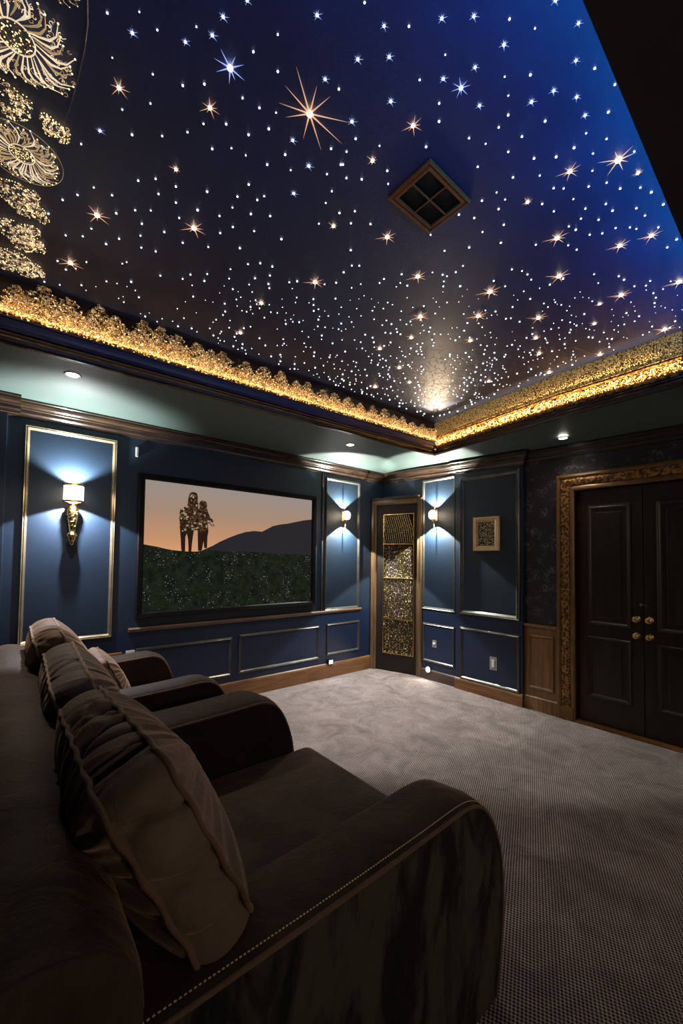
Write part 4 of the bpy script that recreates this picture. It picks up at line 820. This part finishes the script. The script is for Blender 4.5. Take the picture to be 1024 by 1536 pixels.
# back rest: a long roll with a plump near end
bm = bmesh.new(); rows = []
sec = [(-0.055, 0.10), (-0.055, 0.40), (-0.055, 0.70), (-0.050, 0.79), (-0.030, 0.835), (0.010, 0.856), (0.060, 0.858), (0.105, 0.846), (0.165, 0.820), (0.192, 0.765), (0.194, 0.68), (0.160, 0.52), (0.150, 0.40), (0.150, 0.10)]
ys = [0.662, 0.666, 0.678, 0.700, 0.725, 0.755, 0.80, 0.85]+[0.85+0.06*i for i in range(1, 40)]+[3.24, 3.265, 3.28]
for y in ys:
    e_ = min(1, max(0, (y-0.662)/0.055)); e2 = min(1, max(0, (3.28-y)/0.05)); kk = math.sqrt(max(0, 1-(1-min(e_, e2))**2)); kk = 0.90+0.10*kk
    wv = 0.005*math.sin(y*23)+0.004*math.sin(y*9+1)+0.003*math.sin(y*61)
    rows.append([(0.05+(x-0.05)*kk, y, 0.45+(zz-0.45)*(0.90+0.10*kk)+(wv if zz > .8 else 0)) for x, zz in sec])
grid(bm, rows, closed_u=True, capa=True, capb=True); rel(bm)
bk = obj('backrest', bm, VELVET, sofa, True)
sm = bk.modifiers.new('soft', 'SUBSURF'); sm.levels = sm.render_levels = 1

# ------------------------------------------------------------------ box pillows leaning along the back rest
def pillow(center, Lv, Uv, L, Hh, T, bulge, m, mp, label, seed, wr=1.0, sag=0.0):
    r = random.Random(seed); bm = bmesh.new(); n = 420
    Lv = Vector(Lv).normalized(); Uv = (Vector(Uv)-Lv*Vector(Uv).dot(Lv)).normalized(); Nv = Lv.cross(Uv).normalized()
    # outline, arc-length sampled rounded rectangle with slightly hollow sides
    def outline(f):
        a = 2*math.pi*f; ca, sa = math.cos(a), math.sin(a); p = 11.0
        q = (abs(ca)**p+abs(sa)**p)**(-1/p); u, v = ca*q, sa*q
        hol = 1-0.03*(1-min(1, (abs(u)*abs(v))**1.5))
        return u*L/2*hol, v*Hh/2*hol
    _o = outline
    outline = lambda f: (lambda q: (q[0], q[1]*(1+sag*(q[0]/L+0.5)) if q[1] < 0 else q[1]))(_o(f))
    dense = [outline(i/2000) for i in range(2001)]; acc = [0]
    for i in range(2000): acc.append(acc[-1]+math.hypot(dense[i+1][0]-dense[i][0], dense[i+1][1]-dense[i][1]))
    out = []; j = 0
    for i in range(n):
        s = acc[-1]*i/n
        while acc[j+1] < s: j += 1
        out.append(dense[j])
    folds = []
    for i in range(64): folds.append((r.random(), r.uniform(.0028, .0085), r.uniform(.4, 1.0)*r.choice((1, 1, -0.6)), r.uniform(-.35, .35)))
    def fold(s, t):
        h = 0
        for c, w_, a, sl in folds:
            d = abs((s-c-sl*0.06*t+0.5) % 1-0.5)/w_
            if d < 3: h += -a*math.exp(-d*d)*0.013*wr
        return h
    ph = [r.uniform(0, 6.28) for _ in range(6)]
    def ruf(s, k): return (math.sin(s*2*math.pi*31+ph[0]+2*math.sin(s*19))+0.7*math.sin(s*2*math.pi*53+ph[1])+0.6*math.sin(s*2*math.pi*17+ph[2]+k*3))*0.0042*wr
    rows = []
    def ring(k, t, off=0.0, seam=0.0):
        row = []
        for i, (u, v) in enumerate(out):
            s = i/n; q = math.hypot(u, v); nu, nv = u/q, v/q
            if seam >= 0: h = off+fold(s, t)*(1-seam)
            x, y = u*k+nu*h, v*k+nv*h
            zz = t*T/2
            row.append((x, y, zz))
        return row
    # rear face, gusset, front face
    ks = [0.02, .12, .22, .32, .42, .52, .60, .68, .75, .81, .86, .90, .94, .97, .99]
    def facez(k): return bulge*(1-k**2.4)
    def facerow(k, sgn):
        row = []
        for i, (u, v) in enumerate(out):
            s = i/n; zz = sgn*(T/2+facez(k)+ruf(s, k)*(k**3)*(1-k)**.3*1.8+fold(s, sgn)*0.8*k**4*(1-k)*6)
            cx_ = 0.0; row.append((u*k, v*k-0.012*(1-k), zz))
        return row
    for k in ks: rows.append(facerow(k, -1))
    for t in (-1, -.93, -.8, -.6, -.4, -.2, 0, .2, .4, .6, .8, .93, 1):
        sm_ = 1 if abs(t) == 1 else 0
        rows.append(ring(1.0, t, 0.022*(1-abs(t)**2.5), sm_))
    for k in ks[::-1]: rows.append(facerow(k, 1))
    M = Matrix((Lv, Uv, Nv)).transposed()
    rows = [[M @ Vector(p) for p in rr] for rr in rows]
    grid(bm, rows, closed_u=True, capa=True, capb=True)
    o = obj('pillow', bm, m, None, True, center); tag(o, label, 'pillow')
    for sgn in (-1, 1):
        bm = bmesh.new(); tube(bm, [M @ Vector((u*1.006, v*1.006, sgn*T/2*1.0+0.002*math.sin(i*.35))) for i, (u, v) in enumerate(out)], 0.0058, 8, closed=True)
        obj('piping', bm, mp, o, True)
    return o
pillow((0.280, 1.145, 0.805), (0.02, 1, -0.075), (-0.44, 0.0, 0.89), 0.79, 0.40, 0.115, 0.085, PILLOWM, PIPING, 'nearest taupe velvet box pillow with piped edges, propped on the near armrest', 5, 1.6, 0.62)
pillow((0.295, 2.080, 0.735), (0.03, 1, 0.02), (-0.36, 0.06, 0.92), 0.74, 0.46, 0.12, 0.085, PILLOWG, PIPINGW, 'slate brown velvet pillow, middle one of the row', 6, 0.8)
pillow((0.275, 2.800, 0.760), (0.02, 1, 0.0), (-0.33, 0.05, 0.94), 0.64, 0.50, 0.12, 0.09, PILLOWR, PIPINGW, 'farthest russet velvet pillow with pale piping against the back rest', 7, 0.8)
pillow((0.51, 2.76, 0.66), (0.05, 1, 0.0), (-0.45, 0.0, 0.89), 0.44, 0.34, 0.07, 0.05, VELVETL, PIPING, 'small beige pillow tucked in front of the farthest one', 8, 0.6)
